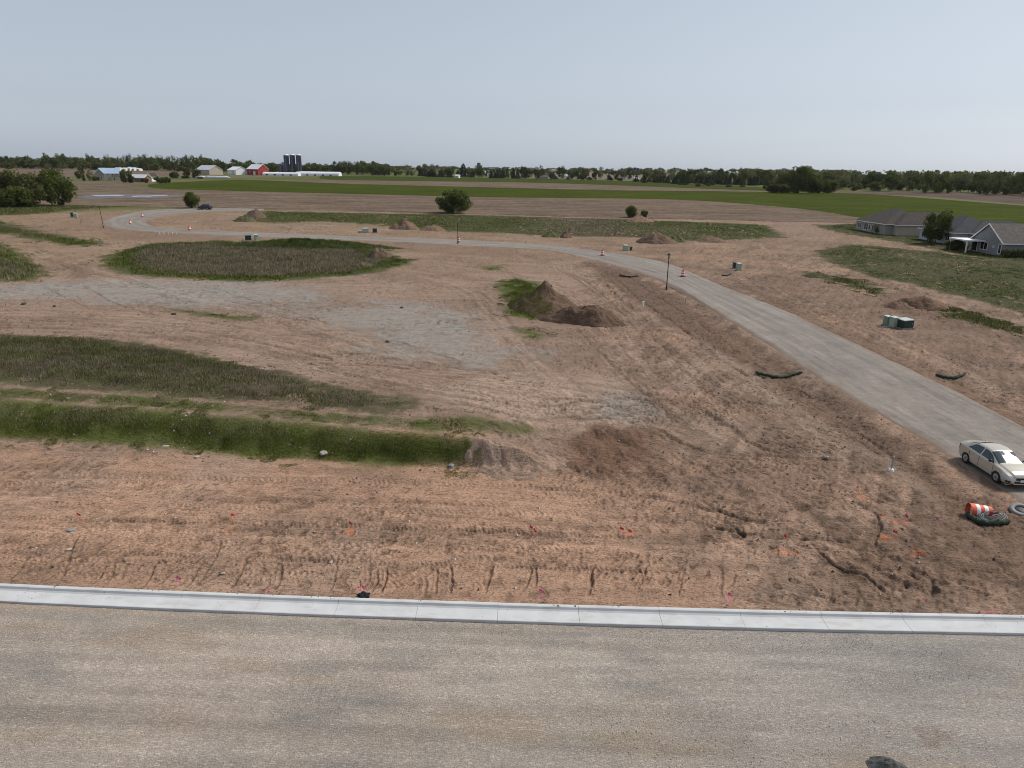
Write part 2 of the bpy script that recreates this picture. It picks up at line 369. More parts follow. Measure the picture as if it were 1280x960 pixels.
RUTS.append(([(-60, 647), (150, 651), (320, 655), (560, 662), (700, 668), (870, 674)], .42, .07, .2)); RUTS.append(([(-60, 690), (200, 694), (420, 702), (640, 708), (860, 716)], .36, .04, .2))
# gouges running up from the kerb
for x0, y0, x1, y1, wd in ((68, 732, 98, 668, .16), (8, 728, 38, 694, .12), (112, 734, 130, 714, .1), (132, 734, 146, 698, .12), (176, 738, 200, 698, .12), (230, 740, 254, 698, .12), (250, 728, 280, 674, .1), (288, 741, 313, 690, .14),
                           (325, 742, 340, 722, .12), (343, 742, 356, 702, .14), (405, 744, 424, 690, .1), (450, 740, 462, 704, .12), (460, 744, 470, 712, .12), (473, 744, 482, 708, .1), (527, 748, 530, 720, .12),
                           (540, 748, 544, 706, .1), (557, 746, 562, 704, .12), (608, 738, 614, 704, .16), (652, 740, 668, 708, .1), (667, 735, 672, 706, .1), (738, 746, 742, 705, .14), (745, 738, 736, 704, .1), (800, 738, 806, 704, .1), (850, 746, 854, 712, .1), (905, 750, 900, 705, .12), (912, 736, 920, 714, .1)):
    RUTS.append(([(x0, y0), ((x0+x1)/2+2, (y0+y1)/2), (x1, y1)], wd*1.05, random.uniform(.05, .09), 0))
# rows of cleat prints parallel to the kerb
TREAD_ROWS = [(600, .55, .3), (612, .5, .32), (625, .45, .28), (636, .5, .3), (655, .6, .27), (668, .45, .3), (680, .5, .3), (693, .45, .3), (706, .4, .26), (716, .4, .26), (726, .4, .26)]

TONE = dict(right_meadow=.62, right_strip=.75, right_patch=.75, house_lawn=.6, beyond_road=.72, berm_back=.75, bank_face=1.15, oval=.85, under_bushes=.8, left_strip=.85)
# ------------------------------------------------------------------ ground
def build_ground():
    # rings: dense where the site is seen, sparse elsewhere; z follows the terrain
    yy = np.linspace(800, 258, 640)
    a = PITCH + np.arctan((yy-480)/FPX); rr = CZ/np.tan(a)
    rr = rr[(rr > 0) & (rr < 420)]
    rr = np.concatenate([np.linspace(4, rr[0]*.97, 8), rr, rr[-1]*np.power(3600/rr[-1], np.linspace(0, 1, 70))[1:]])
    th = np.concatenate([np.linspace(-R(41), R(41), 1080), np.linspace(R(41), 2*math.pi-R(41), 62)[1:-1]])
    TH, RR = np.meshgrid(th, rr); X = RR*np.sin(TH); Y = RR*np.cos(TH)
    # rows follow lines across the view rather than circles inside the dense sector
    k = np.where(np.abs(TH) <= R(41.01), 1/np.cos(np.clip(TH, -R(41), R(41))), 1/np.cos(R(41)))
    X *= k; Y *= k
    x = X.ravel(); y = Y.ravel(); n = x.size
    r = np.hypot(x, y)
    Z = Hs(x, y)
    site = 1-sstep(255, 300, r)
    act = np.nonzero((r < 420) & (y > 15))[0]; xa, ya, ra = x[act], y[act], r[act]
    dz = np.zeros(act.size); C = np.empty((act.size, 3))
    n1 = fbm(xa, ya, 14, 4, 1); n2 = fbm(xa, ya, 3.5, 4, 5); n3 = fbm(xa, ya, .9, 3, 9); n4 = fbm(xa, ya, .33, 2, 21)
    aniso = fbm(xa*.25, ya*1.6, 1.2, 3, 31)
    dg = (xa*.52+ya*.85); dv = (-xa*.85+ya*.52)
    aniso2 = fbm(dg*.2, dv*1.5, 1.1, 3, 37)
    # --- soil colour
    right = sstep(2, 16, xa)*(1-sstep(150, 200, ya))
    front = 1-sstep(37, 40, ya+n2*1.5)
    def mix(c, m): C[:] = C*(1-m[:, None]) + np.asarray(c)*m[:, None]
    C[:] = PALE
    mix(TAN, sstep(95, 150, ra))
    mix(ORANGE, np.clip(front*(1-sstep(4, 16, xa)*.55), 0, 1)*.92)
    mix(BROWN, sstep(-.25, .5, n1+n2*.8)*.5)
    mix(BROWN*.92, sstep(-.3, .3, aniso2+n2*.5)*right*.85)
    mix(ORANGE, sstep(0, .5, fbm(xa, ya, 7, 3, 77))*right*.4)
    mix(SAND, sstep(.05, .5, fbm(xa, ya, 9, 3, 55))*.5*(1-.6*right))
    mix(BROWN, sstep(.02, .35, aniso)*.35*(1-right))
    def zone(px, c, amt=1., soft=1.5, warp=1.5, P=None):
        P = gps(px) if P is None else P
        b = np.nonzero((xa > P[:, 0].min()-6) & (xa < P[:, 0].max()+6) & (ya > P[:, 1].min()-8) & (ya < P[:, 1].max()+8))[0]
        if not b.size: return b, None
        s = poly_sd(xa[b], ya[b], P) + warp*(n2[b]+.6*n3[b])
        mk = sstep(-soft, soft, s)*amt
        if c is not None: C[b] = C[b]*(1-mk[:, None]) + np.asarray(c)*mk[:, None]
        return b, mk
    zone([(540, 482), (640, 468), (760, 468), (805, 500), (740, 522), (640, 530), (560, 505)], SAND, .75)
    zone([(700, 540), (745, 530), (800, 538), (835, 560), (812, 592), (740, 600), (690, 592)], DARK*1.0+np.array([.02, .004, 0]), .92, 1.0)
    zone([(740, 495), (790, 490), (810, 520), (780, 530), (745, 520)], GREY*.95, .6, 1.0)
    zone([(600, 548), (660, 535), (705, 545), (700, 588), (600, 585)], PALE*.85, .85, .7)
    zone([(730, 328), (780, 338), (850, 372), (960, 440), (1010, 480), (1090, 528), (1200, 605), (1290, 660), (1290, 690), (1180, 640), (1090, 580), (1010, 530), (920, 462), (820, 390), (760, 355)], DARK*1.15, .85, .8, 1.3)
    zone([(870, 425), (930, 455), (1010, 515), (1060, 545), (1050, 552), (990, 520), (920, 470)], SAND*.95, .7, .7, .8)
    zone([(1050, 540), (1120, 580), (1180, 625), (1170, 635), (1110, 592), (1045, 552)], SAND*.85, .6, .6, .8)
    zone([(905, 345), (980, 375), (1060, 408), (1150, 452), (1290, 512), (1290, 545), (1200, 500), (1100, 448), (1000, 402)], DARK*1.3, .75, 1.0)
    zone([(960, 330), (1050, 352), (1130, 375), (1290, 430), (1290, 505), (1150, 440), (1040, 395), (940, 350)], BROWN*.95, .55, 3, 3)
    zone([(1100, 366), (1140, 366), (1180, 385), (1290, 425), (1290, 440), (1190, 405), (1120, 390)], DARK*1.1, .6, 1.2)
    zone([(800, 560), (870, 545), (960, 560), (1100, 590), (1110, 640), (1000, 640), (880, 610)], BROWN*.95, .5, 2.5, 3)
    zone([(1000, 660), (1110, 650), (1290, 680), (1290, 760), (1130, 755), (1050, 720)], DARK*1.3, .75, 1.6, 2.2)
    zone([(560, 380), (620, 350), (700, 372), (730, 415), (660, 440), (620, 420)], BROWN, .45, 2.5, 2.5)
    zone([(130, 285), (300, 297), (520, 303), (700, 318), (690, 326), (500, 312), (260, 305), (140, 300)], BROWN*1.05, .6, 3, 2)
    zone([(80, 335), (100, 332), (110, 345), (90, 350)], DARK*1.2, .6, 1.2)
    zone([(960, 272), (1040, 278), (1060, 292), (1000, 300), (960, 290)], np.array([.25, .165, .125]), .8, 4)
    gm = np.zeros(act.size)
    for P in GVP[:2]:
        b, mk = zone(None, None, 1, 4.2, 5.0, P)
        mk = mk*(.72+.28*sstep(-.3, .3, n3[b])); C[b] = C[b]*(1-mk[:, None])+GREY*mk[:, None]; gm[b] = np.maximum(gm[b], mk)
    b, mk = zone(None, GREY*.95, .55, 3.5, 4, GVP[2])
    mix(np.array([.25, .19, .145]), sstep(.2, .6, fbm(xa*.3, ya, 2.2, 3, 91))*gm*.55)
    # --- grass ground colour
    gr = np.zeros(act.size)
    for kname, P in GP.items():
        far = P[:, 1].mean()
        b, mk = zone(None, None, 1, .35+far*.005, (.9+far*.009)*(.3 if kname in ('bank_face', 'berm_top') else 1), P)
        if mk is None: continue
        weed = sstep(-.15, .35, n1[b]*.6+n2[b]*.5+n3[b]*.3)
        if kname == 'oval':
            s = poly_sd(xa[b], ya[b], P); weed = np.maximum(weed*.4, sstep(2.5, 6, s+n2[b]*2)*(1-sstep(150, 156, ya[b])))
        if kname == 'bank_face': weed *= .35
        if kname == 'berm_back': weed = np.clip(weed*.7+.35, 0, 1)
        if kname == 'berm_top': weed = np.clip(weed*.5+.1, 0, 1); mk = mk*(.55+.45*sstep(-.2, .2, n3[b]))
        if kname == 'right_meadow': weed = np.clip(weed*.5+.1, 0, 1)
        if kname in ('house_lawn', 'under_bushes'): weed *= .5
        if kname == 'beyond_road': weed = np.maximum(weed*.35, np.exp(-((xa[b]-22)/16)**2)*.9)
        g = (GREEN*(1-weed[:, None]) + WEED*weed[:, None])*TONE.get(kname, 1)*.9
        if kname == 'right_strip' or kname == 'right_patch': mk = mk*sstep(-.4, .2, n2[b])
        if kname not in ('bank_face', 'oval'): mk = mk*sstep(-.75, -.25, n3[b]+n2[b]*.6)
        C[b] = C[b]*(1-mk[:, None])+g*mk[:, None]; gr[b] = np.maximum(gr[b], mk)
    # pale worn wheel lines on the berm track
    for px in ([(-90, 472), (0, 483), (200, 496), (400, 514), (540, 524)], [(-90, 487), (0, 496), (200, 509), (400, 526), (560, 541)]):
        P = gps(px); d, s, sg = line_d(xa, ya, P)
        mk = np.exp(-((d+n3*.2)/.2)**2)*.75*sstep(-.5, .1, n2+n3*.5); C[:] = C*(1-mk[:, None])+PALE*1.05*mk[:, None]; gr *= 1-mk; dz -= .05*mk
    # survey paint sprayed on the soil
    for px_, py_, rx_, ry_, col_, am_ in ((437, 664, .35, .3, (.62, .20, .08), .55), (285, 664, .5, .3, (.60, .20, .09), .5), (290, 650, .25, .2, (.62, .12, .07), .5), (100, 650, .3, .18, (.60, .10, .06), .6), (662, 668, .3, .3, (.60, .14, .07), .5), (782, 667, .4, .2, (.60, .12, .07), .5), (332, 741, .38, .16, (.68, .14, .24), .8), (1237, 767, .5, .16, (.70, .16, .28), .8), (451, 735, .22, .2, (.66, .16, .26), .7), (1108, 672, .4, .5, (.60, .19, .08), .55), (1076, 618, .3, .5, (.60, .19, .08), .5), (985, 690, .6, .35, (.58, .2, .09), .4), (1150, 690, .3, .3, (.6, .17, .08), .5), (1128, 652, .5, .2, (.6, .12, .08), .4), (221, 728, .14, .12, (.70, .16, .30), .8), (676, 746, .15, .12, (.70, .16, .30), .8), (911, 749, .13, .12, (.72, .14, .30), .8), (1141, 693, .3, .2, (.62, .16, .08), .5)):
        p_ = gp(px_, py_); mk = sstep(1.0, .3, np.hypot((xa-p_[0])/rx_, (ya-p_[1])/ry_)+.55*n3+.5*n4)*am_; C[:] = C*(1-mk[:, None])+np.array(col_)*mk[:, None]
    # --- relief
    rough = (.5+.3*right)*(1-gm*.6)
    dz += n1*.10*(1-front*.7) + (n2*.075 + n3*.045 + n4*.022)*rough + (aniso2*.06+.07*fbm(dg*.16, dv, .55, 3, 39))*right + aniso*.035*(1-right)
    b, mk = zone([(600, 540), (650, 530), (830, 540), (840, 580), (800, 600), (690, 598), (600, 590)], None, 1, 1.0)
    dz[b] += mk*(n2[b]*.28+n3[b]*.16+.1)
    # cleat prints
    for py, wdt, lug in TREAD_ROWS:
        P = gps([(-80, py-8), (200, py-2), (500, py+5), (800, py+9), (1000, py+16)]); d, s, sg = line_d(xa, ya, P)
        near = d < wdt*1.4
        i = np.nonzero(near)[0]; prs = sstep(-.25, .25, fbm(s[i], sg[i]*.2, 3.0, 2, int(py)))*(1-sstep(4, 12, xa[i]))
        band = np.clip(1.2-(d[i]/wdt)**2, 0, 1)
        lugs = np.cos(2*math.pi*(s[i]+.5*np.abs(sg[i])+.22*n3[i]+.3*n2[i])/lug)*(.5+.9*np.clip(n4[i]+.3, 0, 1))
        dz[i] += band*prs*(.021*lugs-.012)
    for px, wd, dep, lug in RUTS:
        P = spl(gps(px), 5); d, s, sg = (None,)*3
        i = np.nonzero((xa > P[:, 0].min()-3) & (xa < P[:, 0].max()+3) & (ya > P[:, 1].min()-3) & (ya < P[:, 1].max()+3))[0]
        if not i.size: continue
        d, s, sg = line_d(xa[i], ya[i], P); q = sg+(.5*n3[i]+.4*n4[i])*wd+.25*n2[i]
        pres = (.7 if wd < .22 else .35)+(.3 if wd < .22 else .65)*sstep(-.3, .2, fbm(s, 0*s, 2.5, 2, 3)); L = s.max()+.01; pres *= sstep(0, .15, s/L)*sstep(0, .15, 1-s/L)
        inside = np.exp(-np.abs(q/(wd*.5))**3)*(d < 2.5); rim = np.exp(-((np.abs(q)-wd*.85)/(wd*.3))**2)*(d < 2.5)
        dz[i] += pres*(-dep*inside + .28*abs(dep)*rim)
        if lug: dz[i] += inside*pres*.025*np.cos(2*math.pi*(s+.4*np.abs(sg))/lug)
        mk = inside*pres*(.35 if wd < .22 else .55); C[i] = C[i]*(1-mk[:, None]) + (BROWN*.8)*mk[:, None]
    for px, wd in (([(-60, 388), (120, 394), (300, 412), (430, 440), (560, 468), (680, 480), (820, 500)], 3.2), ([(-60, 404), (100, 408), (250, 424), (380, 452), (480, 478), (600, 500), (760, 512)], 3.0), ([(-40, 292), (40, 312), (110, 338), (180, 360), (300, 384), (420, 418), (560, 462)], 3.0),
                   ([(230, 300), (130, 318), (90, 332), (60, 350), (-40, 375)], 3.0), ([(660, 320), (740, 350), (800, 400), (880, 470), (960, 530), (1060, 590), (1180, 680)], 2.8), ([(560, 330), (640, 342), (720, 370), (760, 420), (800, 470), (870, 530), (1000, 600), (1100, 660)], 2.8),
                   ([(500, 335), (580, 360), (640, 420), (690, 470), (760, 520), (900, 600), (1010, 690)], 2.6), ([(940, 300), (960, 322), (1030, 350), (1120, 378), (1290, 440)], 3.0), ([(870, 300), (900, 330), (980, 370), (1100, 420), (1290, 512)], 2.6), ([(-40, 610), (300, 618), (600, 632), (900, 660), (1200, 720)], 2.2), ([(-40, 650), (300, 655), (600, 668), (900, 690)], 2.2)):
        P = spl(gps(px), 6); i = np.nonzero((xa > P[:, 0].min()-4) & (xa < P[:, 0].max()+4) & (ya > P[:, 1].min()-4) & (ya < P[:, 1].max()+4))[0]
        d, s, sg = line_d(xa[i], ya[i], P); band = np.clip(1-(d/wd)**4, 0, 1)*(1-gr[i])
        st = fbm(s*.06, sg+.3*n2[i], .55, 4, int(px[1][0])); st2 = fbm(s*.5, sg, .35, 3, int(px[1][0])+9)
        dz[i] += band*(.055*st+.025*st2); C[i] *= (1+band*(.30*st+.16*st2))[:, None]
    # scattered hoof-like dents and clods
    dent = sstep(.62, .8, vnoise(xa/.45, ya/.45, 71))*sstep(.0, .4, fbm(xa, ya, 6, 2, 72)); dz -= dent*.05*(1-gr)
    for (ca_, sa_, wgt, sd_) in ((.5, .87, front, 101), (.85, -.5, right, 103), (.2, .98, 1-front, 105)):      # short cleat and tooth marks, sunk, with shade painted in their hollows
        u_ = xa*ca_+ya*sa_; v_ = -xa*sa_+ya*ca_
        k_ = sstep(.60, .80, vnoise(u_/.34+n3*.5, v_/.13, sd_))*sstep(-.25, .25, fbm(xa*.4, ya, 2.4, 3, sd_+1))*wgt*(1-gr)*(1-gm*.7)
        dz -= .055*k_; C *= (1-.28*k_)[:, None]
    clod = sstep(.74, .9, vnoise(xa/.3, ya/.3, 81))*(.3+.4*right); dz += clod*.06*(1-gr)*rough
    C *= (1-.25*dent*(1-gr))[:, None]  # shade of the dents painted as darker ground colour
    dz *= site[act]*.85+.15
    dz = np.where(gr > .5, dz*.8+n3*.03, dz)
    # --- make room for the two gravel roads and the kerb
    s = poly_sd(xa, ya, ROADP); inr = sstep(-.1, .9, s); nearr = sstep(-2.5, 0, s)
    dz = dz*(1-.75*nearr) + nearr*.03*(1-inr) - .16*inr
    ky = kerb_y(xa); kf = 1-sstep(0, .9, ya-ky)
    dz = np.where(ya > ky, dz*(1-kf) + kf*.085, -.25)
    Z[act] += dz
    Z = np.where((y < kerb_y(np.clip(x, -60, 60))) & (r < 420) & (y > -60), np.minimum(Z, -.25), Z)
    # --- far land colour
    CC = np.empty((n, 3)); farmix = sstep(-.2, .3, fbm(x, y, 140, 3, 41))
    CC[:] = GREEN*.9; CC = CC*(1-farmix[:, None]*.6) + np.array([.15, .13, .075])*farmix[:, None]*.6
    CC[act] = C*site[act][:, None] + CC[act]*(1-site[act][:, None])
    V = np.stack([x, y, Z], 1); nr, nc = TH.shape
    me = np_mesh('ground', V, grid_faces(nr, nc, True)[:, ::-1], soil_mat('graded_soil', 11, .32, .075, dash=.24), CC)
    o = link('ground', me); tag(o, 'graded reddish brown bare earth of the building site', 'ground', kind='structure')
    return o
build_ground()

# ------------------------------------------------------------------ gravel roads
def build_gravel_road():
    n, c = len(RN), 46
    u = np.linspace(0, 1, c)[None, :, None]
    # resample both edges along their length
    def resample(P, k):
        s = np.concatenate([[0], np.cumsum(np.hypot(*np.diff(P, axis=0).T))]); t = np.linspace(0, 1, k)
        idx = np.linspace(0, len(P)-1, k); return np.stack([np.interp(idx, np.arange(len(P)), P[:, 0]), np.interp(idx, np.arange(len(P)), P[:, 1])], 1)
    k = 620; A = resample(RN, k); B = resample(RF, k)
    d = B-A; L = np.hypot(d[:, 0], d[:, 1])[:, None]; A2 = A-d/L*.7; B2 = B+d/L*.7
    G = A2[:, None, :]*(1-u)+B2[:, None, :]*u
    x = G[..., 0].ravel(); y = G[..., 1].ravel(); uu = np.broadcast_to(u[..., 0], (k, c)).ravel()
    lng = np.broadcast_to(np.arange(k)[:, None]*.6, (k, c)).ravel(); off = (uu-.5)
    edge = np.minimum(uu, 1-uu)
    n2 = fbm(x, y, 2.5, 3, 201); n3 = fbm(x, y, .6, 3, 202)
    z = Hs(x, y)*1.0
    # keep the roadbed level over the ditch lines beside it
    z = Hbase(x, y) + .05 + .05*(1-(2*off)**2) + n2*.015 + n3*.008 - .22*(1-sstep(0, .085, edge+n2*.02))
    st = fbm(off*14, lng*.05, 1.0, 4, 205)
    C = np.tile(np.array([.222, .194, .168]), (x.size, 1))
    st3 = fbm(off*60, lng*.12, 1.0, 3, 206); C *= (1+.30*st+.24*st3+.16*n2+.12*n3)[:, None]
    m = sstep(.1, .5, fbm(x, y, 5, 3, 207))*.5; C = C*(1-m[:, None])+np.array([.24, .21, .172])*m[:, None]
    for t0, wd in ((.3, .06), (.62, .05), (.78, .06), (.45, .04)):       # packed wheel lines
        m = np.exp(-((uu-t0-.03*n2)/wd)**2)*.4*sstep(-.3, .3, fbm(lng, off*3, 14, 2, int(t0*100))); C = C*(1-m[:, None])+np.array([.255, .230, .205])*m[:, None]
    m = (1-sstep(.05, .13, edge+n2*.05))*.7; C = C*(1-m[:, None])+BROWN*1.1*m[:, None]
    me = np_mesh('gravel_road', np.stack([x, y, z], 1), grid_faces(k, c)[:, ::-1], soil_mat('crushed_gravel', 18, .22, .035, .25), C)
    tag(link('gravel_road', me), 'pale grey crushed gravel road curving past the lots', 'gravel road', kind='structure')
build_gravel_road()

def build_front_road():
    xs = np.linspace(-52, 52, 700); v = np.concatenate([np.linspace(0, 1, 160)**1.0*14, np.linspace(14, 44, 14)[1:]])
    VV, XX = np.meshgrid(v, xs, indexing='ij'); x = XX.ravel(); y = kerb_y(x)-KW+.04-VV.ravel(); vv = VV.ravel()
    n1 = fbm(x, y, 5, 4, 301); n2 = fbm(x*.3, y, 1.3, 4, 302); n3 = fbm(x, y, .5, 3, 303); lanes = fbm(x*.035, vv, 1.1, 4, 305)
    lanes2 = fbm(x*.02, vv, .4, 3, 306)
    z = -.085 - .05*np.exp(-vv/.5) + n1*.02 + n2*.018 + n3*.009 + lanes*.02
    C = np.tile(np.array([.375, .315, .262]), (x.size, 1))
    C *= (1+.20*lanes+.17*lanes2+.10*n2+.10*n3)[:, None]
    m = sstep(-4, 12, x+n1*9)*.75; C = C*(1-m[:, None])+(np.array([.335, .305, .272])*(1+.08*n2)[:, None])*m[:, None]
    m = sstep(.1, .5, fbm(x*.4, y, 2.2, 4, 309))*.5; C = C*(1-m[:, None])+np.array([.325, .25, .175])*m[:, None]
    m = sstep(.1, .55, fbm(x*.3, y, 1.6, 4, 311))*.55; C = C*(1-m[:, None])+np.array([.22, .205, .19])*m[:, None]
    m = np.exp(-((vv-.75)/.35)**2)*.45*sstep(-.2, .3, n1+n2+.2); C = C*(1-m[:, None])+np.array([.24, .225, .20])*m[:, None]
    p = gz(1176, 920); m = sstep(.5, .1, np.hypot((x-p[0])/1.3, (y-p[1]))+n3*.5)*.4; C = C*(1-m[:, None])+np.array([.22, .145, .105])*m[:, None]
    me = np_mesh('gravel_street', np.stack([x, y, z], 1), grid_faces(len(v), len(xs)), soil_mat('street_gravel', 20, .42, .06, .5, (.12, 1, 1), grain_stretch=False, coarse=.22), C)
    tag(link('gravel_street', me), 'tan and grey gravel street bed in front of the kerb', 'gravel street', kind='structure')
build_front_road()

# ------------------------------------------------------------------ kerb: cast sections, each a part
concrete = mat('fresh_concrete', (.50, .50, .495), .85, .07, 1.3, .004, 30, coords='Object')
def stain(M):
    n = M.node_tree; b = n.nodes['Principled BSDF']; src = b.inputs['Base Color'].links[0].from_socket
    tc = n.nodes.new('ShaderNodeTexCoord'); mp = n.nodes.new('ShaderNodeMapping'); mp.inputs['Scale'].default_value = (.9, 3.0, 3.0); n.links.new(tc.outputs['Object'], mp.inputs['Vector'])
    q = n.nodes.new('ShaderNodeTexNoise'); q.inputs['Scale'].default_value = 1.0; q.inputs['Detail'].default_value = 7; q.inputs['Roughness'].default_value = .65; n.links.new(mp.outputs[0], q.inputs['Vector'])
    r = n.nodes.new('ShaderNodeMapRange'); r.inputs[1].default_value = .52; r.inputs[2].default_value = .75; r.inputs[3].default_value = 0; r.inputs[4].default_value = .55; n.links.new(q.outputs['Fac'], r.inputs[0])
    mx = n.nodes.new('ShaderNodeMix'); mx.data_type = 'RGBA'; n.links.new(r.outputs[0], mx.inputs['Factor']); n.links.new(src, mx.inputs['A']); mx.inputs['B'].default_value = (.34, .29, .24, 1); n.links.new(mx.outputs['Result'], b.inputs['Base Color'])
stain(concrete)
def build_kerb():
    root = empty('kerb', (0, float(kerb_y(0)), 0)); tag(root, 'new pale concrete kerb and gutter along the gravel street', 'kerb', kind='structure')
    P = np.array([(.0, -.3), (.0, .125), (-.03, .14), (-.14, .14), (-.18, .125), (-.22, .045), (-.28, .0), (-.60, -.012), (-KW+.02, -.02), (-KW, -.035), (-KW, -.3)])
    sec = 3.05; x0 = -34.5+.55
    for i in range(23):
        a = x0+i*sec+.005; b = a+sec-.010; m = 6; V = []
        for k in range(m+1):
            x = a+(b-a)*k/m; y = float(kerb_y(x))
            for (o, z) in P: V.append((x, y+o-float(kerb_y(0)), z + .003*math.sin(i*2.1)))
        n = len(P); F = [(k*n+j, k*n+(j+1) % n, (k+1)*n+(j+1) % n, (k+1)*n+j) for k in range(m) for j in range(n)]
        F += [tuple(range(n)), tuple(range(m*n, m*n+n))[::-1]]
        MB().add(V, F).build('kerb_section', concrete, root)
build_kerb()

# ------------------------------------------------------------------ farm fields beyond the site
def field(name, label, near, far, mt, lift, C, rows=40, cols=160, rowdir=None, amp=.12, sc=25):
    A = spl(gps(near), 8); B = spl(gps(far), 8)
    def rs(P, k): i = np.linspace(0, len(P)-1, k); return np.stack([np.interp(i, np.arange(len(P)), P[:, j]) for j in (0, 1)], 1)
    A = rs(A, cols); B = rs(B, cols); t = np.linspace(0, 1, rows)[:, None, None]
    G = A[None]*(1-t)+B[None]*t; x = G[..., 0].ravel(); y = G[..., 1].ravel()
    e = np.minimum(np.broadcast_to(t[..., 0], (rows, cols)).ravel(), 1-np.broadcast_to(t[..., 0], (rows, cols)).ravel())
    z = Hbase(x, y)+lift*sstep(-.01, .03, e) + .02*fbm(x, y, 6, 2, 11)
    cc = np.tile(np.array(C), (x.size, 1))*(1+amp*fbm(x, y, sc, 4, 13)+amp*.7*fbm(x*.12, y, 3, 3, 17))[:, None]
    me = np_mesh(name, np.stack([x, y, z], 1), grid_faces(rows, cols), mt, cc)
    tag(link(name, me), label, 'field', kind='structure')
plough_m = soil_mat('ploughed_soil', 1.1, .6, .35, .0, (.35, 1, 1), spec=.03); crop_m = soil_mat('young_crop', .9, .42, .3, .0, (.4, 1, 1), spec=.02)
PL = (.138, .10, .073); GF = (.044, .057, .006)
field('ploughed_field', 'broad ploughed brown field just beyond the site', [(-60, 259), (95, 257), (240, 260), (340, 262), (560, 267), (760, 272), (880, 274.5), (1000, 277.5), (1076, 279)],
      [(-60, 233.5), (95, 235.5), (220, 237), (340, 240), (460, 243), (640, 247), (840, 249.5), (990, 260), (1078, 273)], plough_m, .16, PL, 90, 260)
field('crop_field', 'long strip of bright green young crop behind the ploughed field', [(185, 234), (220, 236.8), (340, 239.8), (460, 242.8), (640, 246.8), (840, 249.3), (990, 259.8), (1078, 272.8), (1180, 283), (1420, 300)],
      [(185, 231), (220, 228), (310, 225), (440, 230), (640, 235), (760, 238), (880, 239), (960, 240.5), (1040, 241.5), (1100, 243.5), (1420, 268)], crop_m, .2, GF, 60, 260)
field('ploughed_strip', 'narrow brown strip between two green crops', [(308, 225), (440, 229.8), (640, 234.8), (760, 237.8), (880, 238.8), (962, 240)],
      [(308, 224), (440, 225.5), (640, 228), (760, 231.5), (880, 236), (962, 239)], plough_m, .17, PL, 20, 160)
field('crop_field', 'thin green crop strip in front of the distant tree line', [(400, 223.5), (440, 225.3), (640, 227.8), (760, 231.3), (880, 235.8), (962, 238.8), (1040, 241)],
      [(400, 220), (440, 220), (640, 223), (760, 225.5), (830, 228.5), (880, 230.5), (962, 235), (1040, 239)], crop_m, .2, (.042, .056, .009), 20, 160)
field('ploughed_field', 'dark brown field before the woodland on the right', [(1040, 241.2), (1100, 243.2), (1180, 247), (1420, 268)], [(1040, 238.5), (1100, 239), (1180, 240), (1420, 247)], plough_m, .16, (.105, .075, .06), 20, 120)
field('ploughed_field', 'brown field sloping up behind the blue roofed farmhouse', [(-60, 221), (100, 222), (200, 220), (260, 217)], [(-60, 208), (100, 210.5), (200, 212.5), (260, 213.5)], plough_m, .16, PL, 20, 120)
field('ploughed_strip', 'low brown strip in front of the farmhouse garden', [(95, 235), (140, 235), (185, 233.5)], [(95, 227.5), (140, 229), (185, 230)], plough_m, .2, (.135, .10, .072), 20, 60)
field('ploughed_field', 'hazy brown hillside field seen between the distant trees', [(640, 222), (740, 222.5), (840, 226)], [(640, 214), (740, 214.5), (840, 218)], plough_m, .2, (.17, .13, .10), 20, 60)

water = glass_mat('standing_water', (.10, .105, .11), .05)
mud_m = mat('wet_mud', (.10, .078, .062), .5, .2, .3)
def flat_patch(name, label, pts, mt, lift, cat, kind='structure'):
    P = spl(np.vstack([gps(pts), gps(pts[:1])]), 5)[:-1]; c = P.mean(0)
    V = [(p[0], p[1], float(Hbase(*p))+lift) for p in P]+[(c[0], c[1], float(Hbase(*c))+lift)]
    o = MB().add(V, [(i, (i+1) % len(P), len(P)) for i in range(len(P))]).build(name, mt); tag(o, label, cat, kind=kind)
flat_patch('mud', 'dark wet mud around the field puddles', [(95, 247), (118, 243.5), (160, 243.2), (215, 244), (232, 245.5), (200, 248.5), (150, 248.5), (110, 249.5)], mud_m, .24, 'mud')
flat_patch('puddle', 'shining long puddle with ragged left end in the ploughed field', [(114, 245.4), (122, 244.6), (131, 244.7), (141, 244.3), (154, 244.5), (155, 245.3), (147, 246.2), (138, 245.7), (128, 246.3), (119, 245.9)], water, .30, 'puddle')
flat_patch('puddle', 'shining narrow puddle beyond the mud bar in the ploughed field', [(164, 246.3), (172, 245.3), (184, 245.4), (196, 244.8), (209, 244.7), (208, 245.5), (195, 245.9), (186, 246.7), (174, 246.4), (167, 247)], water, .30, 'puddle')

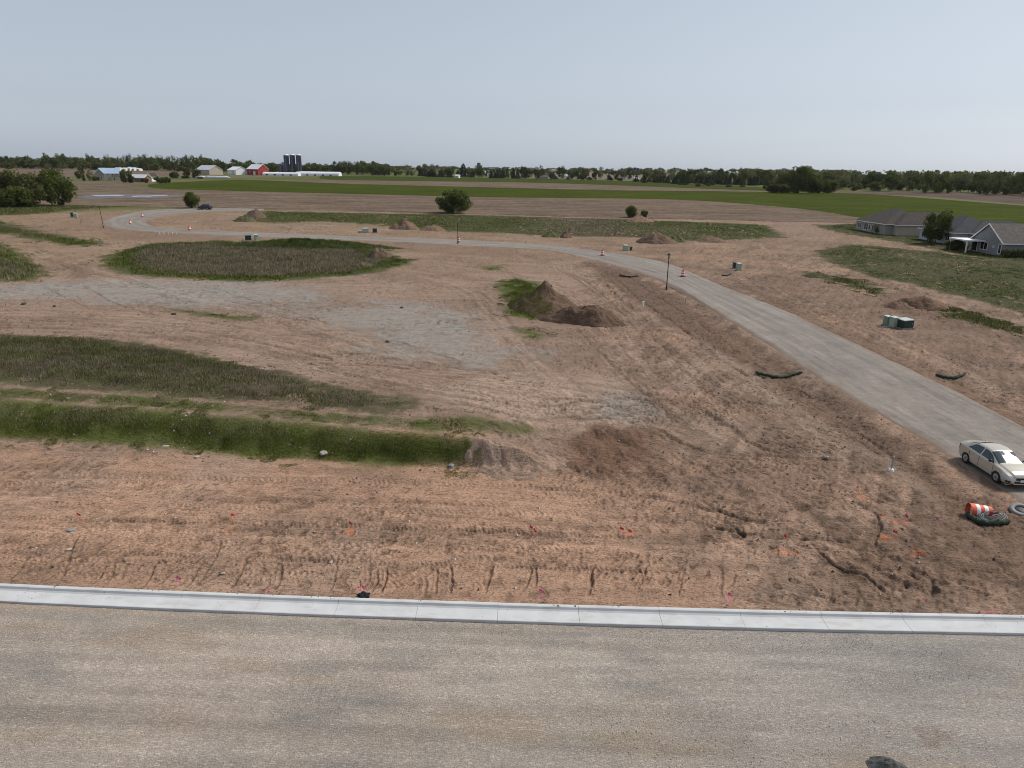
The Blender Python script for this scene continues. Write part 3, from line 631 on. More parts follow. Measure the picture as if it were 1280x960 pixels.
# ------------------------------------------------------------------ heaps of earth
def mound(name, label, c, rx, ry, h, rz, col, seed, cat='dirt pile', sharp=1.25, skew=(0, 0), group=None, rough=.2, n=72, rings=30, top=None):
    z0 = float(Hs(c[0], c[1])); th = np.linspace(0, 2*math.pi, n, endpoint=False); f = np.linspace(0, 1, rings)**.8
    F_, T = np.meshgrid(f, th, indexing='ij'); ca, sa = math.cos(rz), math.sin(rz)
    wob = 1+.22*fbm(np.cos(T)*1.3+seed*3.1, np.sin(T)*1.3-seed, .8, 3, seed)
    u = F_*np.cos(T)*rx*wob; v = F_*np.sin(T)*ry*wob
    k = 1-F_; u = u+skew[0]*k; v = v+skew[1]*k
    x = c[0]+u*ca-v*sa; y = c[1]+u*sa+v*ca
    pr = np.clip(1-np.power(F_, sharp), 0, 1)
    ridge = fbm(x+seed*5, y, max(rx, ry)*.45, 3, seed+3)
    z = Hs(x, y)-.12+(h+.12)*pr*(1+.35*ridge*(F_ > 0)) + rough*(fbm(x, y, .9, 3, seed+5)*.8+fbm(x, y, .3, 2, seed+8)*.35)*np.minimum(1, pr*3)*h**.5
    z = np.where(F_ > .985, Hs(x, y)-.3, z)
    if top is not None: z = top(x, y, z)
    C = np.tile(np.asarray(col, float), (x.size, 1))*(1+.2*fbm(x.ravel(), y.ravel(), 1.2, 3, seed+9))[:, None]
    V = np.stack([(x-c[0]).ravel(), (y-c[1]).ravel(), (z-z0).ravel()], 1)
    me = np_mesh(name, V, grid_faces(rings, n, True), HEAP_M, C)
    o = link(name, me); o.location = (c[0], c[1], z0); tag(o, label, cat, group); return o, V+np.array([c[0], c[1], z0])
HEAP_M = soil_mat('loose_earth', 7, .3, .07, dash=.22)
def gmid(px, py): return gp(px, py)
HEAPS = {}
HEAPS['big'] = mound('dirt_mound', 'tall dark earth mound with grass on its side beside the gravel patch', gp(679, 385), 4.4, 6.6, 3.05, R(18), DARK*1.0, 11, skew=(.5, 1.2), sharp=1.05)
mound('dirt_mound', 'low jagged dark dirt ridge running out from the grassy mound', gp(730, 402), 5.4, 2.4, 1.8, R(-20), DARK*1.0, 14, sharp=1.5, rough=.35)
mound('dirt_mound', 'large brown dirt pile behind the gravel road with weedy right shoulder', gp(820, 303), 4.8, 4.2, 2.4, .1, BROWN*.8, 21, sharp=1.6)
mound('dirt_mound', 'smaller weedy pile joined to the large brown dirt pile', gp(846, 302), 2.6, 3, 1.6, .1, np.array([.10, .10, .045]), 22)
mound('dirt_mound', 'low flat brown pile right of the large dirt pile beyond the road', gp(889, 302), 4.2, 3, 1.5, 0, BROWN*.95, 23)
mound('dirt_mound', 'small brown clump of earth behind the white survey stake', gp(708, 297), 2.0, 2.2, 1.5, 0, DARK*1.2, 24)
mound('dirt_mound', 'grassy low clump beside the small brown clump of earth', gp(688, 296), 2.4, 2.2, 1.3, 0, np.array([.09, .095, .04]), 25)
mound('dirt_mound', 'twin humped bare brown pile behind the utility boxes', gp(505, 286), 4.3, 3.4, 2.1, .1, BROWN*.85, 26, sharp=1.7)
mound('dirt_mound', 'lower bare brown pile beside the twin humped pile', gp(541, 288), 3.6, 3, 1.6, 0, BROWN, 27)
mound('dirt_mound', 'dark weedy heap beside the road loop near the parked black car', gp(306, 276.5), 3.6, 3.6, 1.9, 0, np.array([.085, .085, .042]), 28)
mound('dirt_mound', 'brown heap behind the weedy heap near the parked black car', gp(320, 272), 3.6, 3.2, 2.6, 0, BROWN*.75, 29, sharp=1.6)
mound('dirt_mound', 'flat topped dark pile by the right meadow wheel tracks', gp(1148, 383), 3.6, 2.6, 1.2, R(-20), DARK*1.25, 31, sharp=2.0)
mound('dirt_mound', 'narrow dark pile in front of the flat topped pile', gp(1122, 384), 2.4, 1.6, .9, R(-25), DARK*1.3, 32)
mound('dirt_mound', 'low weedy hump where the lot track meets the meadow', gp(1022, 346), 3.0, 1.8, .9, R(-20), np.array([.10, .09, .05]), 33)
mound('dirt_mound', 'brown bare knob at the end of the weedy basin ridge', gp(474, 321), 2.3, 2.6, 1.7, .2, BROWN*.75, 34, sharp=1.7)
mound('dirt_mound', 'grey dead brush pile on the grass of the weedy basin', gp(450, 332), 2.2, 1.6, .7, 0, WEED*.8, 35, rough=.4)
mound('rubble_pile', 'pinkish rubble pile under two small round bushes', gp(800, 277), 4.8, 3.4, 1.5, 0, np.array([.27, .17, .125]), 36, rough=.35)
mound('dirt_mound', 'crumbled grey brown heap ending the grassy bank', gp(660, 574), 3.6, 2.2, .28, .1, PALE*.95, 37, sharp=1.6, rough=.6)
mound('dirt_mound', 'second crumbled heap set back behind the bank end', gp(615, 567), 1.7, 1.2, .18, 0, SAND*.95, 38, sharp=1.5, rough=.6)
mound('gravel_heap', 'small dark gravel heap lying on the gravel street', gz(1112, 960, -.1), .6, .4, .2, R(-15), np.array([.09, .088, .085]), 39, cat='gravel heap', rough=.12)
_lm = mound('dirt_mound', 'low weedy mound beside the left dirt track', gp(-8, 336), 6, 6, 1.2, .2, np.array([.085, .08, .045]), 40); HEAPS['leftm'] = _lm
o_, V_ = mound('dirt_mound', 'long grassy ridge along the back of the weedy basin', gp(385, 309), 20, 2.6, 1.5, R(-2), np.array([.05, .07, .022]), 41, sharp=1.6); HEAPS['ridge'] = (o_, V_)

# ------------------------------------------------------------------ grass and weeds (uncountable)
BLADE = blade_mat('blades', .25)
PAL_G = np.array([[.082, .105, .016], [.105, .132, .02], [.135, .16, .026], [.065, .082, .016]])
PAL_W = np.array([[.18, .145, .095], [.23, .19, .13], [.14, .11, .075], [.31, .265, .20]])
def blades(name, label, poly, n, h, wdt, weedf, cat='grass', gap=-.45, warp=1.0, tone=None):
    if tone is None: tone = next((TONE.get(k, 1.0) for k, v in GP.items() if v is poly), 1.0)
    if isinstance(poly, np.ndarray):
        lo, hi = poly.min(0), poly.max(0); got = []; cnt = 0
        while cnt < n:
            p = RNG.uniform(lo-2, hi+2, (n, 2)); s = poly_sd(p[:, 0], p[:, 1], poly); far = np.hypot(p[:, 0], p[:, 1])
            s = s + (fbm(p[:, 0], p[:, 1], 1.6+lo[1]*.012, 3, 5)*(.8+far*.012)*warp); fr = (fbm(p[:, 0], p[:, 1], .9+far*.006, 3, 15) > .28) & (s > -(1.2+far*.02)*RNG.random(len(p))); kk = ((s > 0) & (RNG.random(len(p)) < .2+s/(.9+far*.015))) | fr; s = np.maximum(s, 0); p = p[kk]; s = s[kk]; far = far[kk]; p = np.column_stack([p, np.clip(.35+.65*s/(.8+far*.015), .35, 1)])
            p = p[fbm(p[:, 0], p[:, 1], 2.2, 3, 19) > gap]
            got.append(p); cnt += len(p)
        p = np.vstack(got)[:n]; eh = p[:, 2]; p = p[:, :2]; z = Hs(p[:, 0], p[:, 1])-.02
    else: p, z = poly; eh = 1.0
    m = len(p); wd = np.clip(weedf(p[:, 0], p[:, 1])+RNG.normal(0, .22, m), 0, 1); isw = RNG.random(m) < wd
    c = np.where(isw[:, None], PAL_W[RNG.integers(0, 4, m)], PAL_G[RNG.integers(0, 4, m)])*RNG.uniform(.75, 1.25, (m, 1))
    c *= tone*(1+.35*fbm(p[:, 0], p[:, 1], 3, 3, 61)+.3*fbm(p[:, 0], p[:, 1], .8, 2, 62))[:, None]
    clump = .65+.55*sstep(-.3, .5, fbm(p[:, 0], p[:, 1], 1.1, 3, 45))+.7*(RNG.random(len(p)) > .96)
    hh = h*RNG.uniform(.45, 1.25, m)*clump*np.where(isw, 1.25, 1)*eh; ww = wdt*RNG.uniform(.6, 1.4, m)*np.where(isw, .7, 1.1)
    a = RNG.uniform(0, 2*math.pi, m); l = RNG.uniform(.1, .9, m)*hh*np.where(isw, .7, 1); la = RNG.uniform(0, 2*math.pi, m)
    b = np.stack([np.cos(a)*ww/2, np.sin(a)*ww/2, 0*a], 1); base = np.stack([p[:, 0], p[:, 1], z], 1)
    tip = base+np.stack([np.cos(la)*l, np.sin(la)*l, hh], 1)
    V = np.stack([base-b, base+b, tip], 1).reshape(-1, 3); F = np.arange(m*3).reshape(-1, 3)
    me = np_mesh(name, V, F, BLADE, np.repeat(c, 3, 0), smooth=False)
    tag(link(name, me), label, cat, kind='stuff')
mixw = lambda lo, hi, s=4: (lambda x, y: lo+(hi-lo)*sstep(-.35, .45, fbm(x, y, s, 3, 5)))
blades('weeds', 'brown and green weeds behind the grassy berm track', GP['berm_back'], 80000, .22, .045, lambda x, y: np.clip(.35+.5*sstep(-.3, .4, fbm(x, y, 4, 3, 5))+.25*(1-sstep(50, 56, y)), 0, .97), 'weeds', gap=-.6, warp=.7)
blades('grass', 'thin grass on the flat top of the berm', GP['berm_top'], 30000, .12, .04, mixw(.05, .5), gap=-.8, warp=.25)
blades('grass', 'dark green grass covering the steep bank face', GP['bank_face'], 80000, .13, .04, lambda x, y: np.clip(.55*sstep(.5, 2.2, y-np.interp(x, _bb[:, 0], _bb[:, 1]))*sstep(-.5, .3, fbm(x, y, 3, 3, 5)+.2)+.05, 0, 1), gap=-1, warp=.25)
def ovw(x, y): s = poly_sd(x, y, GP['oval']); return np.clip(sstep(2.5, 6.5, s+fbm(x, y, 3, 2, 5)*2)*.85*(1-sstep(149, 155, y)), .05, 1)
blades('weeds', 'dry brown weeds and green rim of the oval basin', GP['oval'], 70000, .36, .10, ovw, 'weeds', gap=-.8)
blades('weeds', 'weeds on the low mound at the left edge', GP['left_mound'], 14000, .45, .1, mixw(.2, .8, 6), 'weeds', gap=-.7)
blades('grass', 'green strip of grass beside the left dirt track', GP['left_strip'], 14000, .4, .13, mixw(.05, .25), gap=-.5)
blades('grass', 'grass verge below the left bushes', GP['under_bushes'], 9000, .4, .2, mixw(.2, .6), gap=-.6)
blades('grass', 'rough grass and pale dead weeds between road and ploughed field', GP['beyond_road'], 50000, .26, .15, lambda x, y: .12+.65*np.exp(-((x-22)/16)**2), gap=-.55)
blades('grass', 'patchy meadow grass in front of the houses', GP['right_meadow'], 40000, .14, .10, mixw(.05, .4, 8), gap=-.35)
blades('grass', 'grass tufts along the lot track', GP['right_strip'], 5000, .25, .10, mixw(.1, .4), gap=-.1)
blades('grass', 'grass patch right of the flat topped dirt pile', GP['right_patch'], 6000, .25, .10, mixw(.1, .4), gap=-.2)
blades('grass', 'mown lawn around the houses', GP['house_lawn'], 22000, .16, .2, mixw(.1, .5, 9), gap=-.6)
blades('grass', 'green grass at the foot of the tall mound', GP['mound_foot'], 12000, .25, .07, mixw(.0, .1), gap=-.5)
for k, lb, n_ in (('mound_tuft', 'small grass patch below the tall mound', 1500), ('gravel_tuft', 'low grass patch on the gravel pad', 2500), ('rut_tuft', 'green tuft at the end of the berm weeds', 1500), ('shoulder_tuft', 'small green patch above the tall mound', 700)):
    blades('grass', lb, GP[k], n_, .14, .06, mixw(0, .2), gap=-.1)
# grass on the heaps that carry it
_V = HEAPS['big'][1]; cb = HEAPS['big'][0].location
sel = _V[(_V[:, 0] < cb.x+.9) & (_V[:, 1] < cb.y+3) & (_V[:, 2] < _V[:, 2].max()-.5)]; w_ = np.hypot(sel[:, 0]-cb.x, sel[:, 1]-cb.y)+.1; i_ = RNG.choice(len(sel), 14000, p=w_/w_.sum())
q = sel[i_]+RNG.normal(0, .1, (14000, 3))*np.array([1, 1, 0]); blades('grass', 'grass growing over the left face of the tall mound', (q[:, :2], q[:, 2]-.05), 0, .13, .06, mixw(0, .2))
_V = HEAPS['leftm'][1]; cb = HEAPS['leftm'][0].location; w_ = np.hypot(_V[:, 0]-cb.x, _V[:, 1]-cb.y)+.1; i_ = RNG.choice(len(_V), 9000, p=w_/w_.sum()); q = _V[i_]+RNG.normal(0, .25, (9000, 3))*np.array([1, 1, 0])
blades('weeds', 'weeds covering the low mound beside the left track', (q[:, :2], q[:, 2]-.08), 0, .4, .1, mixw(.3, .9), 'weeds')
_V = HEAPS['ridge'][1]; i_ = RNG.integers(0, len(_V), 16000); q = _V[i_]+RNG.normal(0, .3, (16000, 3))*np.array([1, .4, 0])
blades('grass', 'dark green grass on the ridge behind the basin', (q[:, :2], q[:, 2]-.08), 0, .35, .12, mixw(0, .25))

# ------------------------------------------------------------------ trees
BARK = mat('bark', (.09, .07, .055), .9, .25, 3, .02)
LEAF = blade_mat('leaves', .3)
P_DEC = 1.3*np.array([[.060, .077, .019], [.078, .095, .023], [.097, .112, .03], [.046, .058, .017]])
P_PALE = 1.25*np.array([[.09, .10, .04], [.115, .12, .05], [.075, .085, .036], [.135, .13, .07]])
P_OLIVE = 1.25*np.array([[.078, .083, .026], [.098, .10, .03], [.064, .07, .025], [.052, .057, .02]])
P_CON = np.array([[.022, .036, .018], [.03, .046, .022], [.018, .028, .016], [.035, .05, .028]])
def crown_mesh(seed, shape, nleaf, leaf, pal, base=.12, K=26):
    """unit crown: height 1, width 1"""
    r = np.random.default_rng(seed)
    if shape == 'cone':
        z = base+(1-base)*(1-np.sqrt(r.random(nleaf)))**1.0; rad = .5*(1-(z-base)/(1-base))**.85*np.sqrt(r.uniform(.3, 1, nleaf))*(1+.25*np.sin(z*60+seed))
        a = r.uniform(0, 2*math.pi, nleaf); P = np.stack([rad*np.cos(a), rad*np.sin(a), z], 1); tone = 1+.25*np.sin(z*60)
    else:
        cz = base+(1-base)*.5; hz = (1-base)*.5
        B = []
        while len(B) < K:
            q = r.uniform(-1, 1, 3)
            if np.linalg.norm(q) < 1: B.append(q)
        B = np.array(B); n_ = np.linalg.norm(B, axis=1, keepdims=True); B = B/n_*np.power(n_, .55)*.74
        if shape == 'bush': B[:, 2] -= .12*(1-np.hypot(B[:, 0], B[:, 1])); B[:, 2] *= .95
        if shape == 'vase': B[:, :2] *= (.55+.5*(B[:, 2:3]+1)/2*1.1)
        if shape == 'column': B[:, :2] *= .8
        br = r.uniform(.15, .42, K); bt = r.uniform(.72, 1.28, K)
        k = r.integers(0, K, nleaf); d = r.normal(size=(nleaf, 3)); d /= np.linalg.norm(d, axis=1, keepdims=True)
        P = B[k]+d*(br[k]*np.power(r.uniform(.15, 1, nleaf), .4))[:, None]
        tone = bt[k]; P = P*np.array([.5, .5, hz])+np.array([0, 0, cz]); P[:, 2] = np.maximum(P[:, 2], base*.5)
        lim = np.abs(P[:, :2]).max(); P[:, :2] *= .5/np.quantile(np.hypot(P[:, 0], P[:, 1]), .985); P[:, 2] = (P[:, 2]-P[:, 2].max())*(1-base*.6)/(P[:, 2].max()-P[:, 2].min())+1
    n = len(P); D1 = r.normal(size=(n, 3)); D1 /= np.linalg.norm(D1, axis=1, keepdims=True); D2 = np.cross(D1, r.normal(size=(n, 3))); D2 /= np.linalg.norm(D2, axis=1, keepdims=True)
    s = leaf*r.uniform(.6, 1.4, (n, 1)); V = np.stack([P-D1*s*.5, P+D1*s*.5, P+D2*s*.9], 1).reshape(-1, 3)
    c = pal[r.integers(0, 4, n)]*tone[:, None]*r.uniform(.8, 1.2, (n, 1))
    return np_mesh('crown', V, np.arange(n*3).reshape(-1, 3), LEAF, np.repeat(c, 3, 0), smooth=False)
def trunk_mesh(seed, top, rad, limbs=5, base=.15):
    r = random.Random(seed); b = MB()
    pts = [(0, 0, -.03)]+[(r.uniform(-.012, .012)*i, r.uniform(-.012, .012)*i, top*i/6) for i in range(1, 7)]
    b.tube(pts, [rad*(1-.75*i/6) for i in range(7)], 7)
    for i in range(limbs):
        z = r.uniform(base, top*.75); a = r.uniform(0, 6.28); l = r.uniform(.15, .3); p0 = (0, 0, z)
        p1 = (math.cos(a)*l*.55, math.sin(a)*l*.55, z+l*.45); p2 = (math.cos(a)*l, math.sin(a)*l, z+l*1.0)
        b.tube([p0, p1, p2], [rad*.45, rad*.3, rad*.08], 5)
    return b.mesh('trunk', BARK)
VAR = {}
def variant(key, shape, nleaf, leaf, pal, base, rad=.018, K=26, seeds=3):
    VAR[key] = [(crown_mesh(hash_(key)+i*7, shape, nleaf, leaf, pal, base, K), trunk_mesh(i+3, .75, rad, base=max(base, .1))) for i in range(seeds)]
def hash_(s): return sum(ord(c)*(i+1) for i, c in enumerate(s))
variant('round', 'round', 1500, .075, P_DEC, .10, K=16, seeds=5)
variant('pale', 'vase', 900, .065, P_PALE, .14, seeds=3)
variant('olive', 'round', 1500, .075, P_OLIVE, .08, K=16, seeds=4)
variant('poplar', 'column', 1000, .06, P_DEC*.9, .10, K=18, seeds=3)
variant('conifer', 'cone', 1000, .075, P_CON, .03, seeds=2)
variant('shrub', 'bush', 1500, .085, P_DEC*.8, .0, seeds=2)
variant('near_bush', 'bush', 10000, .042, P_DEC*1.1, .0, K=38, seeds=3, rad=.02)
variant('near_olive', 'bush', 9000, .042, P_OLIVE*1.1, .0, K=24, seeds=2, rad=.02)
variant('yard', 'round', 7000, .042, P_DEC*.85, .10, K=30, seeds=2, rad=.02)
variant('arbor', 'cone', 1600, .085, P_CON*1.1, .0, seeds=1)
def tree_at(P, h, wd, key, label, cat='tree', name='tree', group=None, i=None):
    cm, tm = VAR[key][(random.randrange(99) if i is None else i) % len(VAR[key])]
    o = empty(name, (P[0], P[1], P[2]-.1), random.uniform(0, 6.28)); o.scale = (wd, wd, h); tag(o, label, cat, group)
    link('trunk', tm, o); link('crown', cm, o); return o
def tree_px(px, ybase, ytop, wpx, key, label, d=None, **k):
    P = gp(px, ybase) if d is None else at_d(px, d); dd = math.hypot(P[0], P[1])
    h = z_at(px, ytop, dd)-P[2]; v = ray(px, ytop); depth = dd/math.hypot(v[0], v[1]); wd = wpx*depth/FPX
    return tree_at(P, max(h, 1.5), wd, key, label, **k)
# single trees and bushes
tree_px(567, 266.5, 235, 43, 'near_bush', 'big round green bush standing alone at the ploughed field edge', i=0, name='bush', cat='bush')
tree_px(240.5, 260, 239, 19, 'near_bush', 'round green tree beside the parked black car', i=1)
tree_px(789, 272, 255.5, 15, 'near_bush', 'larger of two round bushes on the rubble pile', i=2, name='bush', cat='bush')
tree_px(805.5, 273, 262, 10, 'near_bush', 'smaller of two round bushes on the rubble pile', i=0, name='bush', cat='bush')
tree_px(74, 257, 209.5, 42, 'near_bush', 'tall dense green tree at the road end of the left thicket', i=1)
tree_px(38, 258, 214, 48, 'near_olive', 'broad olive green tree in the middle of the left thicket', i=0)
tree_px(4, 258, 207, 50, 'near_olive', 'tall olive tree with thin top in the left thicket', i=1)
tree_px(-32, 258, 212, 46, 'near_bush', 'green tree closing the left thicket', i=2)
tree_px(20, 259, 232, 40, 'near_bush', 'low shrub at the foot of the left thicket', i=0, name='shrub', cat='shrub')
tree_px(1169, 304.5, 259.5, 33, 'yard', 'full dark green tree on the lawn between the houses', i=0)
tree_px(1193, 312, 298, 22, 'near_olive', 'loose yellowish shrub by the white patio cover', i=1, name='shrub', cat='shrub')
tree_px(1203, 312, 302, 14, 'near_olive', 'small shrub at the patio post', i=0, name='shrub', cat='shrub')
for px, yt in ((1256.5, 295), (1263, 296.5), (1269.5, 295.5)):
    tree_px(px, 309, yt, 7.5, 'arbor', 'dark pointed evergreen in the row by the grey gable house', name='evergreen_shrub', cat='shrub', group='pointed evergreens by the grey house')
for px in (1255, 1263, 1271, 1280):
    tree_px(px, 322, 310.5, 9, 'shrub', 'round clipped dark shrub along the house garden edge', name='round_shrub', cat='shrub', group='round shrubs at the garden edge')
for px, yb, yt, wp in ((1095, 292, 280, 12), (1104, 292.5, 282, 11), (1112, 293, 282.5, 9)):
    tree_px(px, yb, yt, wp, 'pale', 'thin pale garden tree along the wall of the brown roofed house', name='garden_tree', cat='tree', group='garden trees at the brown roofed house')
# clump in the green field
for px, yt, wp, k, i, lb in ((975, 222, 34, 'near_olive', 0, 'broad olive tree on the far farm side of the copse'), (998, 206.5, 38, 'near_bush', 1, 'tallest tree of the copse standing in the green crop'), (1014, 214, 30, 'near_bush', 2, 'second tallest tree of the copse next to the tallest'), (1034, 224, 24, 'near_bush', 0, 'low rounded tree at the house end of the copse'),
        (986, 212, 28, 'near_olive', 1, 'olive tree pressed against the tallest tree of the copse'), (1022, 222, 26, 'near_bush', 1, 'mid height green tree before the low end tree of the copse'), (966, 228, 18, 'near_olive', 0, 'smallest shrubby tree tapering off the copse')):
    tree_px(px, 241.5, yt, wp, k, lb, group='trees of the copse in the green field', i=i)
# tree lines
def row(x0, x1, n, d0, d1, t0, t1, wpx, keys, label, group, jt=3.0, jx=.5, jd=40, name='tree'):
    for k in range(n):
        u = (k+.5)/n; px = x0+(x1-x0)*u+random.uniform(-jx, jx)*(x1-x0)/n; d = d0+(d1-d0)*u+random.uniform(-jd, jd)
        key = random.choice(keys)
        tree_px(px, None, t0+(t1-t0)*u+random.uniform(-jt, jt), wpx*random.uniform(.7, 1.35), key, label, d=d, name=name, group=group)
row(-30, 75, 12, 1130, 1120, 198, 197, 17, ['round', 'olive', 'round'], 'broad tree in the far wood on the left skyline', 'trees of the far left wood')
row(58, 125, 9, 1120, 1120, 193, 195, 12, ['poplar', 'round', 'poplar'], 'tree of the wood behind the blue roofed farmhouse', 'trees behind the farmhouse')
row(-30, 140, 16, 1095, 1100, 202, 202, 14, ['olive', 'pale', 'round'], 'low tree at the edge of the far left wood', 'edge of the far left wood', jt=2)
row(135, 255, 22, 1120, 1080, 194, 195, 8.5, ['poplar'], 'tall narrow poplar in the row behind the farm', 'poplars behind the farm', jt=2.5)
row(120, 262, 16, 1095, 1060, 203, 202, 13, ['olive', 'round', 'conifer'], 'low tree below the poplar row', 'trees below the poplars', jt=2)
row(250, 360, 10, 1010, 960, 198, 204, 19, ['round', 'round', 'olive'], 'round tree behind the white and red farm sheds', 'trees behind the farm sheds', jt=2.5)
row(380, 475, 13, 960, 940, 206, 202, 14, ['round', 'olive', 'pale', 'round'], 'tree in the belt right of the dark silos', 'tree belt right of the silos', jt=3)
row(465, 600, 14, 900, 900, 207, 207, 13, ['round', 'pale', 'olive', 'conifer'], 'tree in the distant hedge beyond the green strips', 'trees of the distant middle hedge', jt=4)
row(520, 660, 18, 890, 890, 211, 211, 9, ['conifer', 'conifer', 'round'], 'dark evergreen in the distant hedge line', 'evergreens of the distant hedge', jt=2)
row(612, 645, 6, 880, 880, 210, 211, 8, ['conifer'], 'evergreen in the dense clump right of the distant grey silo', 'evergreens by the distant silo', jt=2)
row(648, 790, 14, 870, 860, 210, 212, 12, ['pale', 'round', 'pale', 'olive'], 'scattered tree around the distant farmsteads', 'trees at the distant farmsteads', jt=4)
row(690, 850, 10, 850, 840, 221, 224, 7, ['shrub', 'conifer'], 'small shrub before the distant farmsteads', 'shrubs before the distant farmsteads', jt=2, name='shrub')
row(800, 965, 24, 800, 760, 213, 212, 13, ['round', 'pale', 'olive'], 'tree in the wood behind the evergreen plantation', 'trees behind the plantation', jt=2)
row(795, 965, 34, 775, 730, 219, 220, 8, ['conifer'], 'dark evergreen in the plantation edge', 'plantation evergreens', jt=1.2)
row(840, 960, 8, 690, 650, 229, 231, 7, ['shrub'], 'single bush in the grass below the plantation', 'bushes below the plantation', jt=2, name='bush')
row(1035, 1310, 30, 700, 640, 214, 217, 19, ['round', 'olive', 'round', 'pale'], 'tree at the near edge of the broad woodland', 'edge trees of the broad woodland', jt=2.2)
row(1040, 1310, 22, 670, 615, 226, 228, 15, ['round', 'olive', 'shrub'], 'low tree at the foot of the broad woodland', 'low edge trees of the broad woodland', jt=2)
for px, d, yt, wp, k in ((100, 600, 208, 13, 'olive'), (112, 600, 211, 10, 'pale'), (156, 560, 212, 15, 'shrub'), (163, 560, 219, 8, 'shrub'), (180, 565, 222, 9, 'shrub'), (198, 560, 220, 14, 'shrub'), (207, 565, 221, 12, 'shrub'), (240, 700, 203, 22, 'olive'), (231, 690, 219, 12, 'shrub'), (217, 690, 214, 12, 'shrub'), (222, 1000, 206, 14, 'round'), (118, 610, 220, 9, 'shrub'), (250, 690, 221, 10, 'shrub')):
    tree_px(px, None, yt, wp, k, 'garden tree or shrub around the blue roofed farmhouse', d=d, name='garden_tree', group='garden trees of the left farm')
# deeper woodland: reads as one mass
def wood(name, label, spans, n, key):
    Vs, Cs = [], []
    for k in range(n):
        x0, x1, d0, d1, t0, t1, wpx = random.choice(spans); u = random.random(); px = x0+(x1-x0)*u; d = random.uniform(d0, d1); P = at_d(px, d)
        cm = VAR[random.choice(key)][0][0]; v = np.empty(len(cm.vertices)*3, np.float32); cm.vertices.foreach_get('co', v); v = v.reshape(-1, 3)
        c = np.empty(len(cm.vertices)*4, np.float32); cm.color_attributes['Col'].data.foreach_get('color', c); c = c.reshape(-1, 4)[:, :3]
        keep = np.repeat(np.random.default_rng(k).random(len(v)//3) < .30, 3); v, c = v[keep], c[keep]
        tri = v.reshape(-1, 3, 3); ctr = tri.mean(1, keepdims=True); v = (ctr+(tri-ctr)*1.7).reshape(-1, 3)
        dep = d; h = z_at(px, t0+(t1-t0)*u+random.uniform(-1.5, 1.5), d)-P[2]; wd = wpx*random.uniform(.8, 1.3)*dep/FPX
        a = random.uniform(0, 6.28); ca, sa = math.cos(a), math.sin(a)
        Vs.append(np.stack([(v[:, 0]*ca-v[:, 1]*sa)*wd+P[0], (v[:, 0]*sa+v[:, 1]*ca)*wd+P[1], v[:, 2]*max(h, 5)+P[2]], 1)); Cs.append(c*random.uniform(.85, 1.15))
    V = np.vstack(Vs); me = np_mesh(name, V, np.arange(len(V)).reshape(-1, 3), LEAF, np.vstack(Cs), smooth=False)
    tag(link(name, me), label, 'woodland', kind='stuff')
wood('woodland', 'deep woodland behind the edge trees on the right', [(1030, 1400, 720, 1000, 213, 216, 18), (930, 1060, 800, 1000, 213, 213, 16)], 150, ['round', 'olive', 'pale'])
wood('woodland', 'hazy wooded skyline far beyond the fields', [(440, 1000, 1900, 2500, 209, 211, 9), (440, 900, 1500, 1900, 210, 212, 8), (640, 830, 1250, 1500, 213, 214, 7)], 230, ['round', 'olive'])
wood('woodland', 'far wood filling the left skyline', [(-140, 260, 1150, 1350, 197, 198, 15), (250, 480, 1050, 1250, 205, 205, 12)], 130, ['round', 'olive'])

# ------------------------------------------------------------------ buildings
def wallm(n, c): return mat(n, c, .8, .06, .8, .01, 20)
M_BLUEG = wallm('pale_blue_siding', (.39, .415, .44)); M_GREY = wallm('grey_siding', (.235, .23, .225)); M_TAN = wallm('tan_siding', (.42, .36, .29)); M_GREYT = wallm('grey_green_siding', (.30, .28, .25))
M_WHITE = wallm('white_paint', (.75, .75, .74)); M_RED = wallm('barn_red', (.30, .035, .035)); M_BRICK = wallm('brown_brick', (.20, .12, .09)); M_PINK = wallm('cream_siding', (.48, .40, .34))
M_SHB = mat('brown_shingles', (.052, .042, .037), .95, .3, 1.5, .02, 12); M_SHD = mat('charcoal_shingles', (.04, .041, .05), .95, .3, 1.5, .02, 12); M_SHT = mat('taupe_shingles', (.10, .086, .076), .95, .25, 1.5, .02, 12)
M_METAL = mat('pale_metal_roof', (.50, .52, .54), .5, .06, .4); M_BLUEROOF = mat('blue_metal_roof', (.33, .42, .55), .45, .06, .4); M_TINW = mat('white_metal_roof', (.72, .73, .74), .5, .05, .3)
GLASS = glass_mat('window_glass'); M_BLACK = mat('black_opening', (.02, .02, .02), .9, .1)
def win(parent, face, a, u, z, w_, h_, frame=M_WHITE, name='window', pane=GLASS):
    """window or door on a wall: face 'W' = normal -x, 'S' = normal -y, 'E' = +x; a is the wall plane"""
    t = .05; s = {'W': (-1, 0), 'S': (0, -1), 'E': (1, 0)}[face]
    b = MB(); c = MB()
    def bx(m_, off, uu, zz, ww, hh, th):
        if face in 'WE': m_.box((a+s[0]*off, uu, zz), (th, ww, hh))
        else: m_.box((uu, a+s[1]*off, zz), (ww, th, hh))
    f = .12
    for du, dz_, ww, hh in ((-(w_/2), 0, f, h_), (w_/2, 0, f, h_), (0, h_/2, w_+f, f), (0, -h_/2, w_+f+.1, f)): bx(b, .03, u+du, z+dz_, ww, hh, .08)
    if w_ > 1.2 and name == 'window':
        k = int(w_/.8)
        for i in range(1, k): bx(b, .03, u-w_/2+w_*i/k, z, .1, h_-f, .075)
    fo = b.build(name, frame, parent); bx(c, .01, u, z, w_, h_, .04); c.build('pane', pane, fo); return fo
